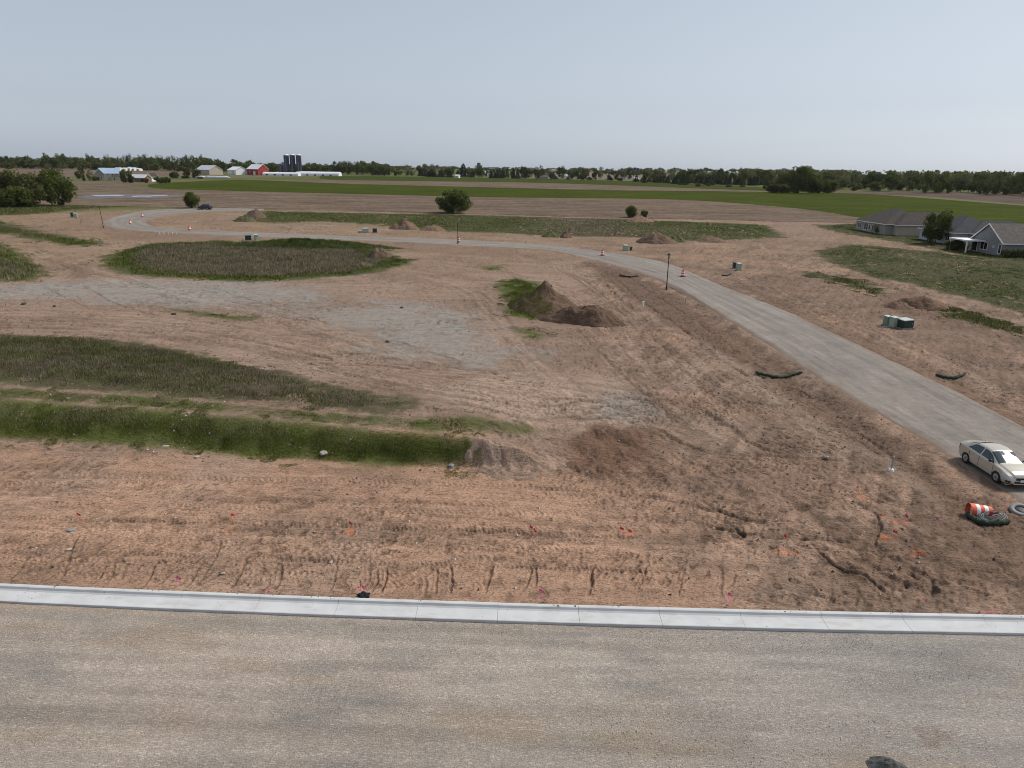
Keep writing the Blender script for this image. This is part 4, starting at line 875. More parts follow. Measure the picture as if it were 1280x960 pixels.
def gable(parent, x0, x1, y0, y1, eave, ridge, axis, wm, rm, over=.4, th=.18, trim=M_WHITE, z0=-.3):
    b = MB(); b.box(((x0+x1)/2, (y0+y1)/2, (eave+z0)/2), (x1-x0, y1-y0, eave-z0))
    r = MB(); t = MB()
    if axis == 'x':
        ym = (y0+y1)/2
        for x, s in ((x0, 1), (x1, -1)):
            b.add([(x, y0, eave), (x, y1, eave), (x, ym, ridge), (x+s*.1, y0, eave), (x+s*.1, y1, eave), (x+s*.1, ym, ridge)], [(0, 1, 2), (5, 4, 3), (0, 2, 5, 3), (1, 4, 5, 2)])
        k = (ridge-eave)/(ym-y0)
        for sg, ye in ((1, y0), (-1, y1)):
            r.slab([(x0-over, ye-sg*over, eave-k*over+th), (x1+over, ye-sg*over, eave-k*over+th), (x1+over, ym, ridge+th), (x0-over, ym, ridge+th)], th)
            t.box(((x0+x1)/2, ye-sg*(over+.03), eave-k*over+th*.4), (x1-x0+2*over, .06, .2))
            for xe in (x0-over-.03, x1+over+.03):
                L = math.hypot(ym-ye+sg*over, ridge-eave+k*over); an = math.atan2(ridge-eave+k*over, (ym-(ye-sg*over)))
                t.box((xe, (ye-sg*over+ym)/2, (eave-k*over+ridge)/2+th*.45), (.06, L, .24), M=Matrix.Rotation(an, 3, 'X'))
    else:
        xm = (x0+x1)/2
        for y, s in ((y0, 1), (y1, -1)):
            b.add([(x0, y, eave), (x1, y, eave), (xm, y, ridge), (x0, y+s*.1, eave), (x1, y+s*.1, eave), (xm, y+s*.1, ridge)], [(0, 1, 2), (5, 4, 3), (0, 2, 5, 3), (1, 4, 5, 2)])
        k = (ridge-eave)/(xm-x0)
        for sg, xe in ((1, x0), (-1, x1)):
            r.slab([(xe-sg*over, y0-over, eave-k*over+th), (xe-sg*over, y1+over, eave-k*over+th), (xm, y1+over, ridge+th), (xm, y0-over, ridge+th)], th)
            t.box((xe-sg*(over+.03), (y0+y1)/2, eave-k*over+th*.4), (.06, y1-y0+2*over, .2))
            for ye in (y0-over-.03, y1+over+.03):
                L = math.hypot(xm-xe+sg*over, ridge-eave+k*over); an = -math.atan2(ridge-eave+k*over, xm-(xe-sg*over))
                t.box(((xe-sg*over+xm)/2, ye, (eave-k*over+ridge)/2+th*.45), (L, .06, .24), M=Matrix.Rotation(an, 3, 'Y'))
    wl = b.build('wall', wm, parent); ro = r.build('roof', rm, parent); t.build('trim', trim, ro); return wl, ro
def hip(parent, x0, x1, y0, y1, eave, ridge, axis, wm, rm, over=.5, inset=None, trim=M_WHITE, z0=-.3):
    MB().box(((x0+x1)/2, (y0+y1)/2, (eave+z0)/2), (x1-x0, y1-y0, eave-z0)).build('wall', wm, parent)
    X0, X1, Y0, Y1 = x0-over, x1+over, y0-over, y1+over; e = eave+.02
    if axis == 'y': i = (X1-X0)/2 if inset is None else inset; A = ((X0+X1)/2, Y0+i, ridge); B = ((X0+X1)/2, Y1-i, ridge)
    else: i = (Y1-Y0)/2 if inset is None else inset; A = (X0+i, (Y0+Y1)/2, ridge); B = (X1-i, (Y0+Y1)/2, ridge)
    c = [(X0, Y0, e), (X1, Y0, e), (X1, Y1, e), (X0, Y1, e), A, B]
    F = [(0, 1, 4), (1, 2, 5, 4), (2, 3, 5), (3, 0, 4, 5), (3, 2, 1, 0)] if axis == 'y' else [(0, 1, 5, 4), (1, 2, 5), (2, 3, 4, 5), (3, 0, 4), (3, 2, 1, 0)]
    ro = MB().add(c, F).build('roof', rm, parent)
    t = MB()
    t.box(((X0+X1)/2, Y0, eave-.09), (X1-X0, .08, .2)).box(((X0+X1)/2, Y1, eave-.09), (X1-X0, .08, .2)).box((X0, (Y0+Y1)/2, eave-.09), (.08, Y1-Y0-.1, .2)).box((X1, (Y0+Y1)/2, eave-.09), (.08, Y1-Y0-.1, .2))
    t.build('trim', trim, ro); return ro
# houses in the row (local metres: x east, y north from the house's near west corner)
h1 = empty('house', (100, 194, float(Hs(100, 194)))); tag(h1, 'single storey house with brown hip roof at the far end of the row', 'house')
hip(h1, 0, 13, 2, 19, 2.9, 6.6, 'y', M_GREYT, M_SHB); hip(h1, 2.2, 20, 0, 10, 2.85, 6.0, 'x', M_TAN, M_SHB)
for y_, w_ in ((16.8, 2.2), (12.8, 2.4), (10.8, 1.2), (8.8, 1.2), (6.2, 1.0)): win(h1, 'W', 0, y_, 1.5, w_, 1.4 if w_ < 2.3 else 1.9)
win(h1, 'S', 0, 9.5, 1.6, 1.6, 1.2)
h2 = empty('house', (104.2, 172, float(Hs(104, 172)))); tag(h2, 'house with charcoal hip roof and pale blue walls behind the lawn tree', 'house')
hip(h2, 0, 12.5, 0, 14.5, 2.9, 6.5, 'y', M_BLUEG, M_SHD, inset=6.2); hip(h2, 4, 20, -1.2, 8, 2.88, 5.6, 'x', M_TAN, M_SHD)
for y_, w_, h_, nm in ((12.4, 2.0, 1.5, 'window'), (9.2, 1.0, 2.1, 'door'), (5.4, 1.6, 1.3, 'window'), (2.2, 1.6, 1.3, 'window')): win(h2, 'W', 0, y_, 1.5 if nm == 'window' else 1.1, w_, h_, name=nm)
for x_ in (6.0, 8.5): win(h2, 'S', -1.2, x_, 1.5, 1.4, 1.4)
h3 = empty('house', (102, 150.6, float(Hs(102, 151)))); tag(h3, 'grey gabled house with white patio cover and taupe roof', 'house')
gable(h3, 0, 18, 0, 10.6, 2.7, 6.2, 'x', M_GREY, M_SHT)
win(h3, 'W', 0, 6.2, 1.55, 2.4, 1.6); win(h3, 'W', 0, 9.4, 1.15, 1.9, 2.1, name='door'); win(h3, 'W', 0, 3.0, 1.7, .35, .35); win(h3, 'W', 0, .9, 1.4, .9, 2.0)
gable(h3, 7, 17.5, -3.2, -.0, 2.65, 4.4, 'x', M_TAN, M_SHT)
pc = MB(); pc.box((-2.1, 9.0, 2.62), (4.0, 6.6, .16)).box((-4.12, 9.0, 2.58), (.12, 6.7, .26)).box((-2.1, 5.72, 2.58), (4.0, .1, .26)); pc.build('patio_cover', M_WHITE, h3)
for y_ in (6.0, 12.0): MB().box((-3.9, y_, 1.2), (.22, .22, 2.7)).build('patio_post', M_WHITE, h3)
h4 = empty('house', (121, 160, float(Hs(121, 160)))); tag(h4, 'dark roofed house mostly hidden behind the grey gabled house', 'house')
hip(h4, 0, 14, 0, 16, 2.9, 6.6, 'y', M_GREY, M_SHD); MB().box((5.2, 7.0, 6.6), (.5, .5, 1.0)).build('vent_pipe', M_METAL, h4)
# left farm
def bld(name, label, px, d, rz, cat='building'):
    P = at_d(px, d); o = empty(name, tuple(P), rz); tag(o, label, cat); return o
f1 = bld('farmhouse', 'cream farmhouse with blue metal roof and cross gable', 136, 620, R(28), 'house')
gable(f1, -6, 7, -3.6, 3.6, 5.2, 8.6, 'x', M_PINK, M_BLUEROOF); gable(f1, -9.5, -3, -7.5, 1.5, 4.6, 8.2, 'y', M_GREYT, M_BLUEROOF); gable(f1, 1, 8, -6.2, -3.6, 2.6, 3.4, 'x', M_PINK, M_SHB)
for x_ in (-7.6, -5.0): win(f1, 'S', -7.5, x_, 2.0, 1.0, 1.6)
for x_ in (-1, 2, 5): win(f1, 'S', -3.6, x_, 4.2, 1.0, 1.2)
win(f1, 'S', -6.2, 3.2, 1.2, 1.0, 2.0, name='door')
f2 = bld('garage', 'low brick garage with pale metal roof beside the farmhouse', 174, 585, R(-12), 'garage')
gable(f2, -7, 6, -4, 4, 2.9, 5.0, 'x', M_BRICK, M_METAL); win(f2, 'S', -4, -3, 1.4, 2.6, 2.4, name='door', pane=M_WHITE)
f3 = bld('shed', 'small white gabled shed at the end of the brick garage', 189.5, 600, R(-20), 'shed'); gable(f3, -2.4, 2.4, -3, 3, 3.4, 5.6, 'y', M_WHITE, M_SHB); win(f3, 'S', -3, 0, 1.2, 1.0, 2.0, name='door')
f4 = bld('shed', 'tan farm shed with grey roof and dark open bays', 262, 862, R(-35), 'shed'); gable(f4, -13, 12, -8, 8, 5.0, 9.4, 'x', M_TAN, M_METAL)
for x_ in (-9, -4, 1): win(f4, 'W', -13, x_*.6+1.5, 2.4, 3.6, 3.8, name='door', pane=M_BLACK, frame=M_TAN)
win(f4, 'S', -8, 4, 2.2, 3.6, 3.6, name='door', pane=M_TAN)
f5 = bld('shed', 'white metal shed left of the red barn', 297, 870, R(-40), 'shed'); gable(f5, -8.5, 8.5, -7, 7, 5.0, 8.4, 'x', M_WHITE, M_TINW)
win(f5, 'S', -7, 3, 2.3, 4.0, 4.0, name='door', pane=M_METAL); win(f5, 'W', -8.5, 0, 2.3, 4.0, 4.0, name='door', pane=M_METAL)
f6 = bld('barn', 'red barn with white roof and arched white front', 322, 860, R(-35), 'barn'); gable(f6, -9, 10, -7, 7, 6.4, 11.2, 'x', M_RED, M_TINW)
ar = MB()
for i in range(8):
    a0, a1 = math.pi*i/8, math.pi*(i+1)/8
    ar.slab([(-15, -6+6.2*(1-math.cos(a0)), 6.4*math.sin(a0)), (-9, -6+6.2*(1-math.cos(a0)), 6.4*math.sin(a0)), (-9, -6+6.2*(1-math.cos(a1)), 6.4*math.sin(a1)), (-15, -6+6.2*(1-math.cos(a1)), 6.4*math.sin(a1))], .35)
ar.build('arched_roof', M_TINW, f6)
win(f6, 'S', -7, 4, 2.2, 3.4, 3.6, name='door', pane=M_WHITE); win(f6, 'S', -7, -4, 3.6, 1.6, 1.2)
def hoop(o, L, W, h, y=0):
    b = MB(); n = 10; V = []
    for x in (-L/2, L/2):
        for i in range(n+1): a = math.pi*i/n; V.append((x, y-W/2*math.cos(a), 1.2+(h-1.2)*math.sin(a)))
        V += [(x, y+W/2, -.4), (x, y-W/2, -.4)]
    k = n+3; F = [(i, (i+1) % k, k+(i+1) % k, k+i) for i in range(k)]+[tuple(range(k)), tuple(range(2*k-1, k-1, -1))]
    b.add(V, F); b.build('hoop_cover', M_TINW, o)
    for i in range(int(L//9)): MB().box((-L/2+5+i*9, y-W/2-.05, .9), (2.2, .12, 1.3)).build('side_opening', M_BLACK, o)
f7 = bld('hoop_barn', 'long low white hoop barn running right of the silos', 398, 855, R(-6), 'barn'); hoop(f7, 50, 11, 4.6)
f8 = bld('hoop_barn', 'white low barn in front of the silos', 352, 845, R(-6), 'barn'); hoop(f8, 40, 9, 3.6)
M_SILO = mat('dark_blue_steel', (.018, .024, .05), .35, .15, .3, spec=.5)
def silo(px, d, dia, top_y, label, m_=M_SILO, capm=M_TINW, group=None):
    o = bld('silo', label, px, d, 0, 'silo'); h = z_at(px, top_y, d)-o.location.z; r = dia/2
    MB().lathe([(r, -.5), (r, h-1.2)], n=24).build('shell', m_, o)
    dome = MB().lathe([(r+.05, h-1.2), (r+.05, h-.8), (r*.75, h-.25), (r*.3, h), (.05, h+.05)], n=24).build('dome', capm, o)
    MB().cyl((0, 0, h), (0, 0, h+1.0), .5, .35, 10).build('vent', M_METAL, dome)
    b = MB()
    for k in range(1, int(h/3)): b.lathe([(r+.06, k*3), (r+.06, k*3+.2)], n=24)
    b.build('hoop_bands', m_, o)
    lad = MB().box((-.3, -r-.25, h/2), (.06, .06, h)).box((.3, -r-.25, h/2), (.06, .06, h)); lad.build('ladder', M_METAL, o); return o
silo(359, 866, 5.8, 192.8, 'tall dark blue silo next to the short silo'); silo(366.6, 866, 5.8, 192.6, 'middle one of three tall dark blue silos'); silo(374.4, 864, 5.8, 192.8, 'tall dark blue silo at the long hoop barn end')
silo(352, 872, 6.0, 204.5, 'short dark blue silo beside the three tall ones', capm=M_SILO)
silo(598.5, 1050, 5.0, 203.5, 'lone grey silo among the distant farm trees', mat('weathered_concrete', (.12, .12, .13), .9), M_SHD)
silo(793.5, 1380, 5.6, 209.2, 'distant dark silo of a pair left of the plantation', capm=M_SILO, group=None); silo(797.2, 1390, 5.2, 209.8, 'slightly shorter distant dark silo of the pair', capm=M_SILO)
def bag(px, d, L, label):
    o = bld('silage_bag', label, px, d, R(-4), 'silage bag'); P = [(-L/2+i*L/10, 0, .9+.05*math.sin(i*2)) for i in range(11)]
    MB().tube(P, [.5]+[1.2]*9+[.4], 10).build('bag', M_TINW, o); MB().tube([(-L/2-.6, 0, .5), (-L/2+.1, 0, .8)], [.15, .5], 8).build('tied_end', M_TINW, o)
bag(249, 700, 9, 'short white silage bag near the farm trees'); bag(271, 700, 22, 'long white silage bag lying before the farm sheds')
k_ = 0
for px, d, L, W, e, rg, lb in ((147, 1030, 7, 7, 3, 5, 'white calf barn at the house end of the row under the poplars'), (151, 1030, 4, 6, 3.5, 5.2, 'narrow white calf barn second along the row under the poplars'), (157, 1030, 9, 7, 3, 5, 'wide white calf barn in the row under the poplars'), (163, 1030, 6, 6, 4.4, 6.4, 'tall white calf barn in the row under the poplars'), (168.5, 1030, 6, 7, 3.6, 5.6, 'white calf barn with leaning roof under the poplars'), (174.5, 1030, 8, 7, 2.8, 4.4, 'low white calf barn at the farm end of the row')):
    L, W, e, rg = L*.72, W*.72, e*.72, rg*.72
    o = bld('calf_barn', lb, px, d, R(-20), 'barn'); gable(o, -L/2, L/2, -W/2, W/2, e, rg, 'x', M_WHITE, M_TINW, over=.2); win(o, 'S', -W/2, 0, 1.0, 1.6, 1.6, name='door', pane=M_BLACK)
for px, d, L, W, e, rg, wm, rm, lb in ((572, 840, 4.5, 4, 2.6, 3.6, M_WHITE, M_TINW, 'tiny white shed at the distant hedge'), (606, 1040, 8, 6, 4.5, 7, M_WHITE, M_TINW, 'white barn right of the lone grey silo'), (613, 1040, 7, 6, 3.4, 5.5, M_WHITE, M_SHD, 'small white house right of the lone grey silo'), (588, 900, 10, 6, 2.6, 4.6, M_BRICK, M_SHB, 'low brown barn before the lone grey silo'),
        (688, 880, 11, 8, 3.2, 7, M_GREY, M_SHT, 'grey farmhouse among the pale distant trees'), (711, 900, 7, 6, 3, 5, M_WHITE, M_METAL, 'white distant cottage between two pale trees'), (729, 900, 6, 6, 2.6, 4.4, M_WHITE, M_SHB, 'low white distant house'), (679, 860, 14, 6, 2.4, 4.0, M_TAN, M_SHT, 'long tan shed at the distant field edge'), (779, 850, 6, 5, 2.6, 4.2, M_WHITE, M_SHD, 'white cabin left of the plantation'), (795.5, 840, 5, 5, 2.6, 4.0, M_WHITE, M_TINW, 'white shed at the foot of the plantation'), (785, 1380, 26, 10, 4, 8, M_WHITE, M_METAL, 'far white barn beside the distant pair of silos'),
        (52, 285, 4, 4, .5, 1.0, M_WHITE, M_TINW, None)):
    if lb is None: continue
    o = bld('farm_building', lb, px, d, R(random.uniform(-30, 15))); gable(o, -L/2, L/2, -W/2, W/2, e, rg, 'x', wm, rm, over=.3); win(o, 'S', -W/2, -L/5, 1.3, 1.0, 2.0, name='door'); win(o, 'S', -W/2, L/4, 1.6, 1.0, 1.0)
M_POLE = mat('weathered_wood', (.16, .13, .10), .9, .2, 3)
for px, d, yt, lb in ((20.5, 1060, 204, 'wooden utility pole against the far left wood'), (186.5, 980, 205, 'wooden utility pole left of the poplar row end'), (219.5, 980, 199, 'wooden utility pole before the poplar row')):
    o = bld('utility_pole', lb, px, d, 0, 'utility pole'); h = z_at(px, yt, d)-o.location.z
    MB().cyl((0, 0, -.3), (0, 0, h), .2, .14, 8).build('pole', M_POLE, o); MB().box((0, .18, h-.6), (2.4, .12, .14)).build('crossarm', M_POLE, o)

# ------------------------------------------------------------------ cars
PAINT = mat('champagne_paint', (.50, .46, .385), .28, .02, 2, metal=.25, spec=.6); DARKP = mat('black_paint', (.012, .013, .017), .25, .05, 2, spec=.6)
TRIM = mat('black_trim', (.018, .018, .02), .6, .1, 6); TYRE = mat('tyre_rubber', (.022, .022, .024), .85, .1, 8); ALLOY = mat('silver_wheel', (.42, .42, .43), .4, .05, 5, metal=.6)
LAMPG = mat('clear_lamp', (.55, .57, .6), .15, .1, 8, spec=.7); REDL = mat('red_lamp', (.28, .01, .012), .25, .05, 5, spec=.6); CGLASS = glass_mat('car_glass', (.03, .045, .05), .08); PLATE = mat('number_plate', (.7, .7, .72), .5, .03, 3); GOLD = mat('gold_badge', (.55, .42, .12), .35, .05, 3, metal=.7)
def car(name, label, keys, wheel_x, wheel_r, paint, wins, ws, rw, cat='car', loc=(0, 0, 0), rz=0, pillars=()):
    """keys: x, half width, sill z, belt z, rail half width, rail z, top z"""
    K = np.array(sorted(keys)); n = 150; xs = np.linspace(K[0, 0], K[-1, 0], n)
    def sm(col):
        v = np.interp(xs, K[:, 0], K[:, col])
        for _ in range(3): v[1:-1] = (v[:-2]+2*v[1:-1]+v[2:])/4
        return v
    hw, sz, bz, rw_, rz_, tz = (sm(i) for i in range(1, 7))
    root = empty(name, loc, rz); tag(root, label, cat)
    m_ = 40; V = np.zeros((n, 2*m_-1, 3)); tpar = np.zeros(m_)
    for i in range(n):
        midz = sz[i]+(bz[i]-sz[i])*.5
        P = np.array([[hw[i]*.90, sz[i]], [hw[i]*.985, sz[i]+.10], [hw[i], midz], [hw[i]*.985, bz[i]-.04], [hw[i]*.955, bz[i]], [rw_[i]*1.02, rz_[i]-.02], [rw_[i]*.88, rz_[i]+(tz[i]-rz_[i])*.55], [rw_[i]*.5, tz[i]-.008], [0, tz[i]]])
        seg = np.array([0, 3, 9, 15, 17, 27, 31, 35, 39]); yv = np.interp(np.arange(m_), seg, P[:, 0]); zv = np.interp(np.arange(m_), seg, P[:, 1])
        V[i, :m_, 0] = xs[i]; V[i, :m_, 1] = yv; V[i, :m_, 2] = zv; V[i, m_:, 0] = xs[i]; V[i, m_:, 1] = -yv[:-1][::-1]; V[i, m_:, 2] = zv[:-1][::-1]
    groups = {}
    for i in range(n-1):
        x = (xs[i]+xs[i+1])/2
        for j in range(2*m_-2):
            jj = j if j < m_-1 else 2*m_-3-j; z = V[i, j, 2]; y = abs(V[i, j, 1]); k = 'body'
            if jj < 17 and any(math.hypot(x-wx, z-wheel_r) < wheel_r+.05 for wx in wheel_x): k = 'wheel_arch'
            elif 18 <= jj < 27 and rz_[i]-bz[i] > .12 and any(a < x-(z-bz[i])*sl < b and x-(z-bz[i])*sl2 < b for a, b, sl, sl2 in wins) and not any(p0 < x < p1 for p0, p1 in pillars): k = 'side_window'
            elif jj >= 28 and ws[0] < x < ws[1] and y < rw_[i]*.96: k = 'windshield'
            elif jj >= 28 and rw[0] < x < rw[1] and y < rw_[i]*.94: k = 'rear_window'
            elif x > K[-1, 0]-.58 and 11 <= jj < 17 and y > hw[i]*.68: k = 'headlight'
            elif x < K[0, 0]+.28 and 10 <= jj < 17: k = 'tail_light'
            elif jj < 2: k = 'sill'
            groups.setdefault(k, []).append((i*(2*m_-1)+j, i*(2*m_-1)+j+1, (i+1)*(2*m_-1)+j+1, (i+1)*(2*m_-1)+j))
    VV = V.reshape(-1, 3); groups['body'] += []
    mats = {'body': paint, 'wheel_arch': TRIM, 'side_window': CGLASS, 'windshield': CGLASS, 'rear_window': CGLASS, 'headlight': LAMPG, 'tail_light': REDL, 'sill': TRIM}
    body = None
    for k in ('body', 'wheel_arch', 'side_window', 'windshield', 'rear_window', 'headlight', 'tail_light', 'sill'):
        F = groups.get(k)
        if not F: continue
        sides = [(k, F)] if k in ('body', 'windshield', 'rear_window', 'wheel_arch', 'sill') else [(k, [f for f in F if VV[f[0], 1] > 0]), (k, [f for f in F if VV[f[0], 1] <= 0])]
        for nm, FF in sides:
            if not FF: continue
            ids = sorted({q for f in FF for q in f}); mp = {q: i for i, q in enumerate(ids)}
            b = MB().add([VV[q] for q in ids], [tuple(mp[q] for q in f) for f in FF], True)
            if k == 'body':
                for i in (0, n-1): b.add([VV[i*(2*m_-1)+j] for j in range(2*m_-1)], [tuple(range(2*m_-1))])
                b.box(((xs[0]+xs[-1])/2, 0, sz[n//2]+.03), (xs[-1]-xs[0]-.5, hw.max()*1.7, .06))
            o = b.build(nm, mats[k], root)
            if k == 'body': body = o
    L1, L0 = K[-1, 0], K[0, 0]; zm = K[-2, 6]
    for wx in wheel_x:
        for s in (-1, 1):
            yc = s*(hw.max()-.11); t = MB().lathe([(wheel_r*.62, -.11), (wheel_r*.94, -.11), (wheel_r, -.07), (wheel_r, .07), (wheel_r*.94, .11), (wheel_r*.62, .11)], (wx, yc, wheel_r), 26, Matrix.Rotation(R(90), 3, 'X')).build('wheel', TYRE, root)
            rm_ = MB().lathe([(wheel_r*.64, -.09), (wheel_r*.64, .09), (wheel_r*.58, .118), (.05, .10)], (wx, yc, wheel_r), 22, Matrix.Rotation(R(-90*s), 3, 'X'))
            for q in range(7):
                a = 2*math.pi*q/7; rm_.box((wx+math.cos(a)*wheel_r*.36, yc+s*.115, wheel_r+math.sin(a)*wheel_r*.36), (wheel_r*.46, .02, .05), M=Matrix.Rotation(-a, 3, 'Y'))
            rm_.build('rim', ALLOY, t)
    for s in (-1, 1):
        mx = ws[1]-.32; b = MB().lathe([(.03, -.09), (.075, -.06), (.085, 0), (.075, .06), (.03, .09)], (mx, s*(hw.max()+.07), K[:, 3].max()+.06), 10, Matrix.Rotation(R(90), 3, 'X')).box((mx, s*(hw.max()-.03), K[:, 3].max()+.03), (.06, .14, .04)); b.build('mirror', TRIM, root)
    MB().box((L1+.01, 0, sz[-1]+.32), (.05, hw.max()*1.0, .13)).box((L1+.004, 0, sz[-1]+.12), (.05, hw.max()*1.15, .09)).build('grille', TRIM, root)
    MB().box((L1+.04, 0, sz[-1]+.22), (.02, .5, .12)).build('number_plate', PLATE, root)
    MB().box((L1+.042, 0, sz[-1]+.34), (.015, .17, .05)).build('badge', GOLD, root)
    for s in (-1, 1): MB().box((L1-.20, s*hw.max()*.78, sz[-1]+.12), (.25, .22, .1), rz=-s*.5).build('fog_lamp', TRIM, root)
    for xs_ in (ws[1]-.12, -.22, -1.08):
        for s in (-1, 1): MB().box((xs_, s*(hw.max()-.001), sz[n//2]+.44), (.014, .012, .5)).build('door_seam', TRIM, root)
    for xh in (.0, -.9):
        for s in (-1, 1): MB().box((xh, s*(hw.max()+.005), K[:, 3].max()-.17), (.2, .03, .035)).build('door_handle', paint, root)
    MB().cyl((L0+1.1, 0, tz[int(n*.25)]-.02), (L0+.95, 0, tz[int(n*.25)]+.14), .008, .005, 5).build('antenna', TRIM, root)
    return root
SEDAN = [(-2.30, .66, .36, .62, .52, .68, .70), (-2.22, .80, .30, .92, .66, 1.02, 1.06), (-2.0, .86, .25, .99, .68, 1.10, 1.14), (-1.75, .885, .20, 1.0, .67, 1.13, 1.18), (-1.3, .895, .19, .99, .63, 1.26, 1.335), (-.8, .90, .18, .975, .615, 1.37, 1.445), (-.2, .90, .18, .955, .62, 1.40, 1.48), (.2, .90, .18, .945, .62, 1.375, 1.455), (.6, .90, .18, .94, .65, 1.22, 1.30), (1.15, .90, .18, .93, .72, .985, 1.06), (1.5, .895, .19, .90, .70, .94, 1.0), (1.95, .87, .22, .80, .64, .85, .91), (2.18, .78, .26, .70, .57, .74, .79), (2.30, .60, .30, .52, .44, .56, .62)]
c1, c2 = gp(1205.5, 580), gp(1243, 604.5)
ang = math.atan2(c2[1]-c1[1], c2[0]-c1[0]); ctr = (c1+c2)/2
nrm = np.array([-math.sin(ang), math.cos(ang)])            # the wheels traced are those on the right-hand (kerb) side
pos = ctr[:2]+nrm*.86
car('sedan', 'champagne beige four door sedan parked at the gravel road edge', SEDAN, (-1.32, 1.36), .325, PAINT, [(-1.38, .98, 1.1, -1.5)], (.28, 1.12), (-1.72, -.85), loc=(pos[0], pos[1], float(Hbase(*pos))+.075), rz=ang, pillars=((-.27, -.18),))
SUVK = [(-2.5, .80, .40, .90, .70, 1.0, 1.05), (-2.42, .92, .35, 1.10, .72, 1.55, 1.62), (-2.2, .97, .32, 1.15, .74, 1.76, 1.84), (-1, .99, .30, 1.15, .76, 1.80, 1.90), (.2, .99, .30, 1.13, .74, 1.78, 1.87), (.55, .99, .30, 1.12, .76, 1.62, 1.70), (1.15, .98, .30, 1.10, .80, 1.14, 1.22), (1.8, .96, .32, 1.04, .78, 1.08, 1.13), (2.3, .90, .36, .96, .70, 1.0, 1.04), (2.5, .74, .42, .7, .55, .74, .8)]
sp = (gp(246, 262.3)+gp(265.5, 262.3))/2
car('sport_utility_vehicle', 'black sport utility vehicle parked at the road loop by the round tree', SUVK, (-1.5, 1.5), .39, DARKP, [(-2.1, .95, .1, -.55)], (.5, 1.12), (-2.45, -2.3), loc=(sp[0], sp[1], float(Hbase(sp[0], sp[1]))+.08), rz=R(176), pillars=((-.3, -.2), (-1.35, -1.22)))

# ------------------------------------------------------------------ street lamps
IRON = mat('black_iron', (.016, .016, .017), .5, .1, 8, metal=.3); LGLASS = mat('frosted_glass', (.45, .44, .40), .3, .05, 4)
def lamp(px, pyb, pyt, label, lean=0, head=True):
    P = gp(px, pyb); d = math.hypot(P[0], P[1]); h = z_at(px, pyt, d)-P[2]; o = empty('street_lamp', tuple(P)); tag(o, label, 'street lamp'); o.rotation_euler = (0, lean, 0)
    MB().lathe([(.17, -.2), (.17, .08), (.13, .14), (.12, .5), (.09, .56)], n=14).build('base', IRON, o)
    MB().cyl((0, 0, .5), (0, 0, h-(.75 if head else 0)), .07, .055, 10).build('post', IRON, o)
    if head:
        z = h-.75; c = MB()
        c.lathe([(.08, z-.05), (.15, z), (.15, z+.03)], n=8)
        for k in range(4): a = R(45+90*k); c.cyl((.12*math.cos(a), .12*math.sin(a), z+.03), (.19*math.cos(a), .19*math.sin(a), z+.42), .014, .014, 5)
        lt = c.build('lantern', IRON, o)
        MB().lathe([(.11, z+.035), (.17, z+.41)], n=8).build('glass', LGLASS, lt)
        MB().lathe([(.26, z+.42), (.25, z+.45), (.13, z+.60), (.05, z+.66), (.03, z+.75)], n=12).build('cap', IRON, lt)
    else: MB().box((.0, 0, h), (.3, .12, .12)).build('bracket', IRON, o)
lamp(833, 362, 315.5, 'black lantern street lamp beside the road bend near the orange drums'); lamp(572.3, 305.5, 273.5, 'black street lamp with an orange drum behind its foot'); lamp(129.5, 285.5, 258, 'bare leaning black lamp post at the road loop', lean=R(-3), head=False)

# ------------------------------------------------------------------ traffic drums
ORG = mat('drum_orange', (.62, .10, .045), .6, .08, 6); WHT = mat('drum_white', (.72, .72, .70), .55, .05, 6); RUB = mat('drum_rubber', (.02, .02, .02), .9, .1, 5)
def drum(P, label, group=None, rot=None, base=True, s=1.0, holl=False):
    o = empty('traffic_drum', tuple(P)); tag(o, label, 'traffic drum', group); o.scale = (s, s, s)
    if rot is not None: o.rotation_euler = rot
    if base: MB().lathe([(.42, -.02), (.42, .05), (.30, .09)], n=20).build('rubber_base', RUB, o)
    z = .06
    for k, (hh, m_) in enumerate(((.20, ORG), (.16, WHT), (.16, ORG), (.16, WHT), (.16, ORG))):
        r0 = .29-.02*k; r1 = r0-.012
        b = MB()
        pr = [(r0, z), (r0, z+hh*.9), (r1, z+hh)]; n = 20; Vv = []
        for r_, zz in pr:
            for i in range(n): t = 2*math.pi*i/n; Vv.append((r_*math.cos(t), r_*math.sin(t), zz))
        b.add(Vv, [(j*n+i, j*n+(i+1) % n, (j+1)*n+(i+1) % n, (j+1)*n+i) for j in range(2) for i in range(n)], True)
        if k == 4: b.add(Vv[-n:], [tuple(range(n))])
        b.build('reflective_band' if m_ is WHT else 'drum_band', m_, o); z += hh
    MB().box((0, 0, z+.06), (.2, .04, .12)).build('handle', ORG, o); return o
for px, py, lb in ((853.5, 346.5, 'orange and white traffic drum on the gravel road beside the lantern lamp'), (753, 320, 'orange and white traffic drum at the far road edge before the bend'), (573.5, 303, 'orange traffic drum standing behind the foot of the street lamp'), (237, 288, 'orange traffic drum on the inner road edge opposite the weedy basin'), (163, 280.5, 'orange traffic drum in the middle of the road loop'), (178, 271.5, 'orange traffic drum at the tip of the road loop')):
    P = gp(px, py); P[2] = float(Hbase(P[0], P[1]))+.06; drum(P, lb, s=1.15)
P = gp(1207, 645); P[2] += .34; drum(P, 'red orange traffic drum lying on its side by the coiled hose', rot=(0, R(90), R(-8)), base=False, s=1.2)

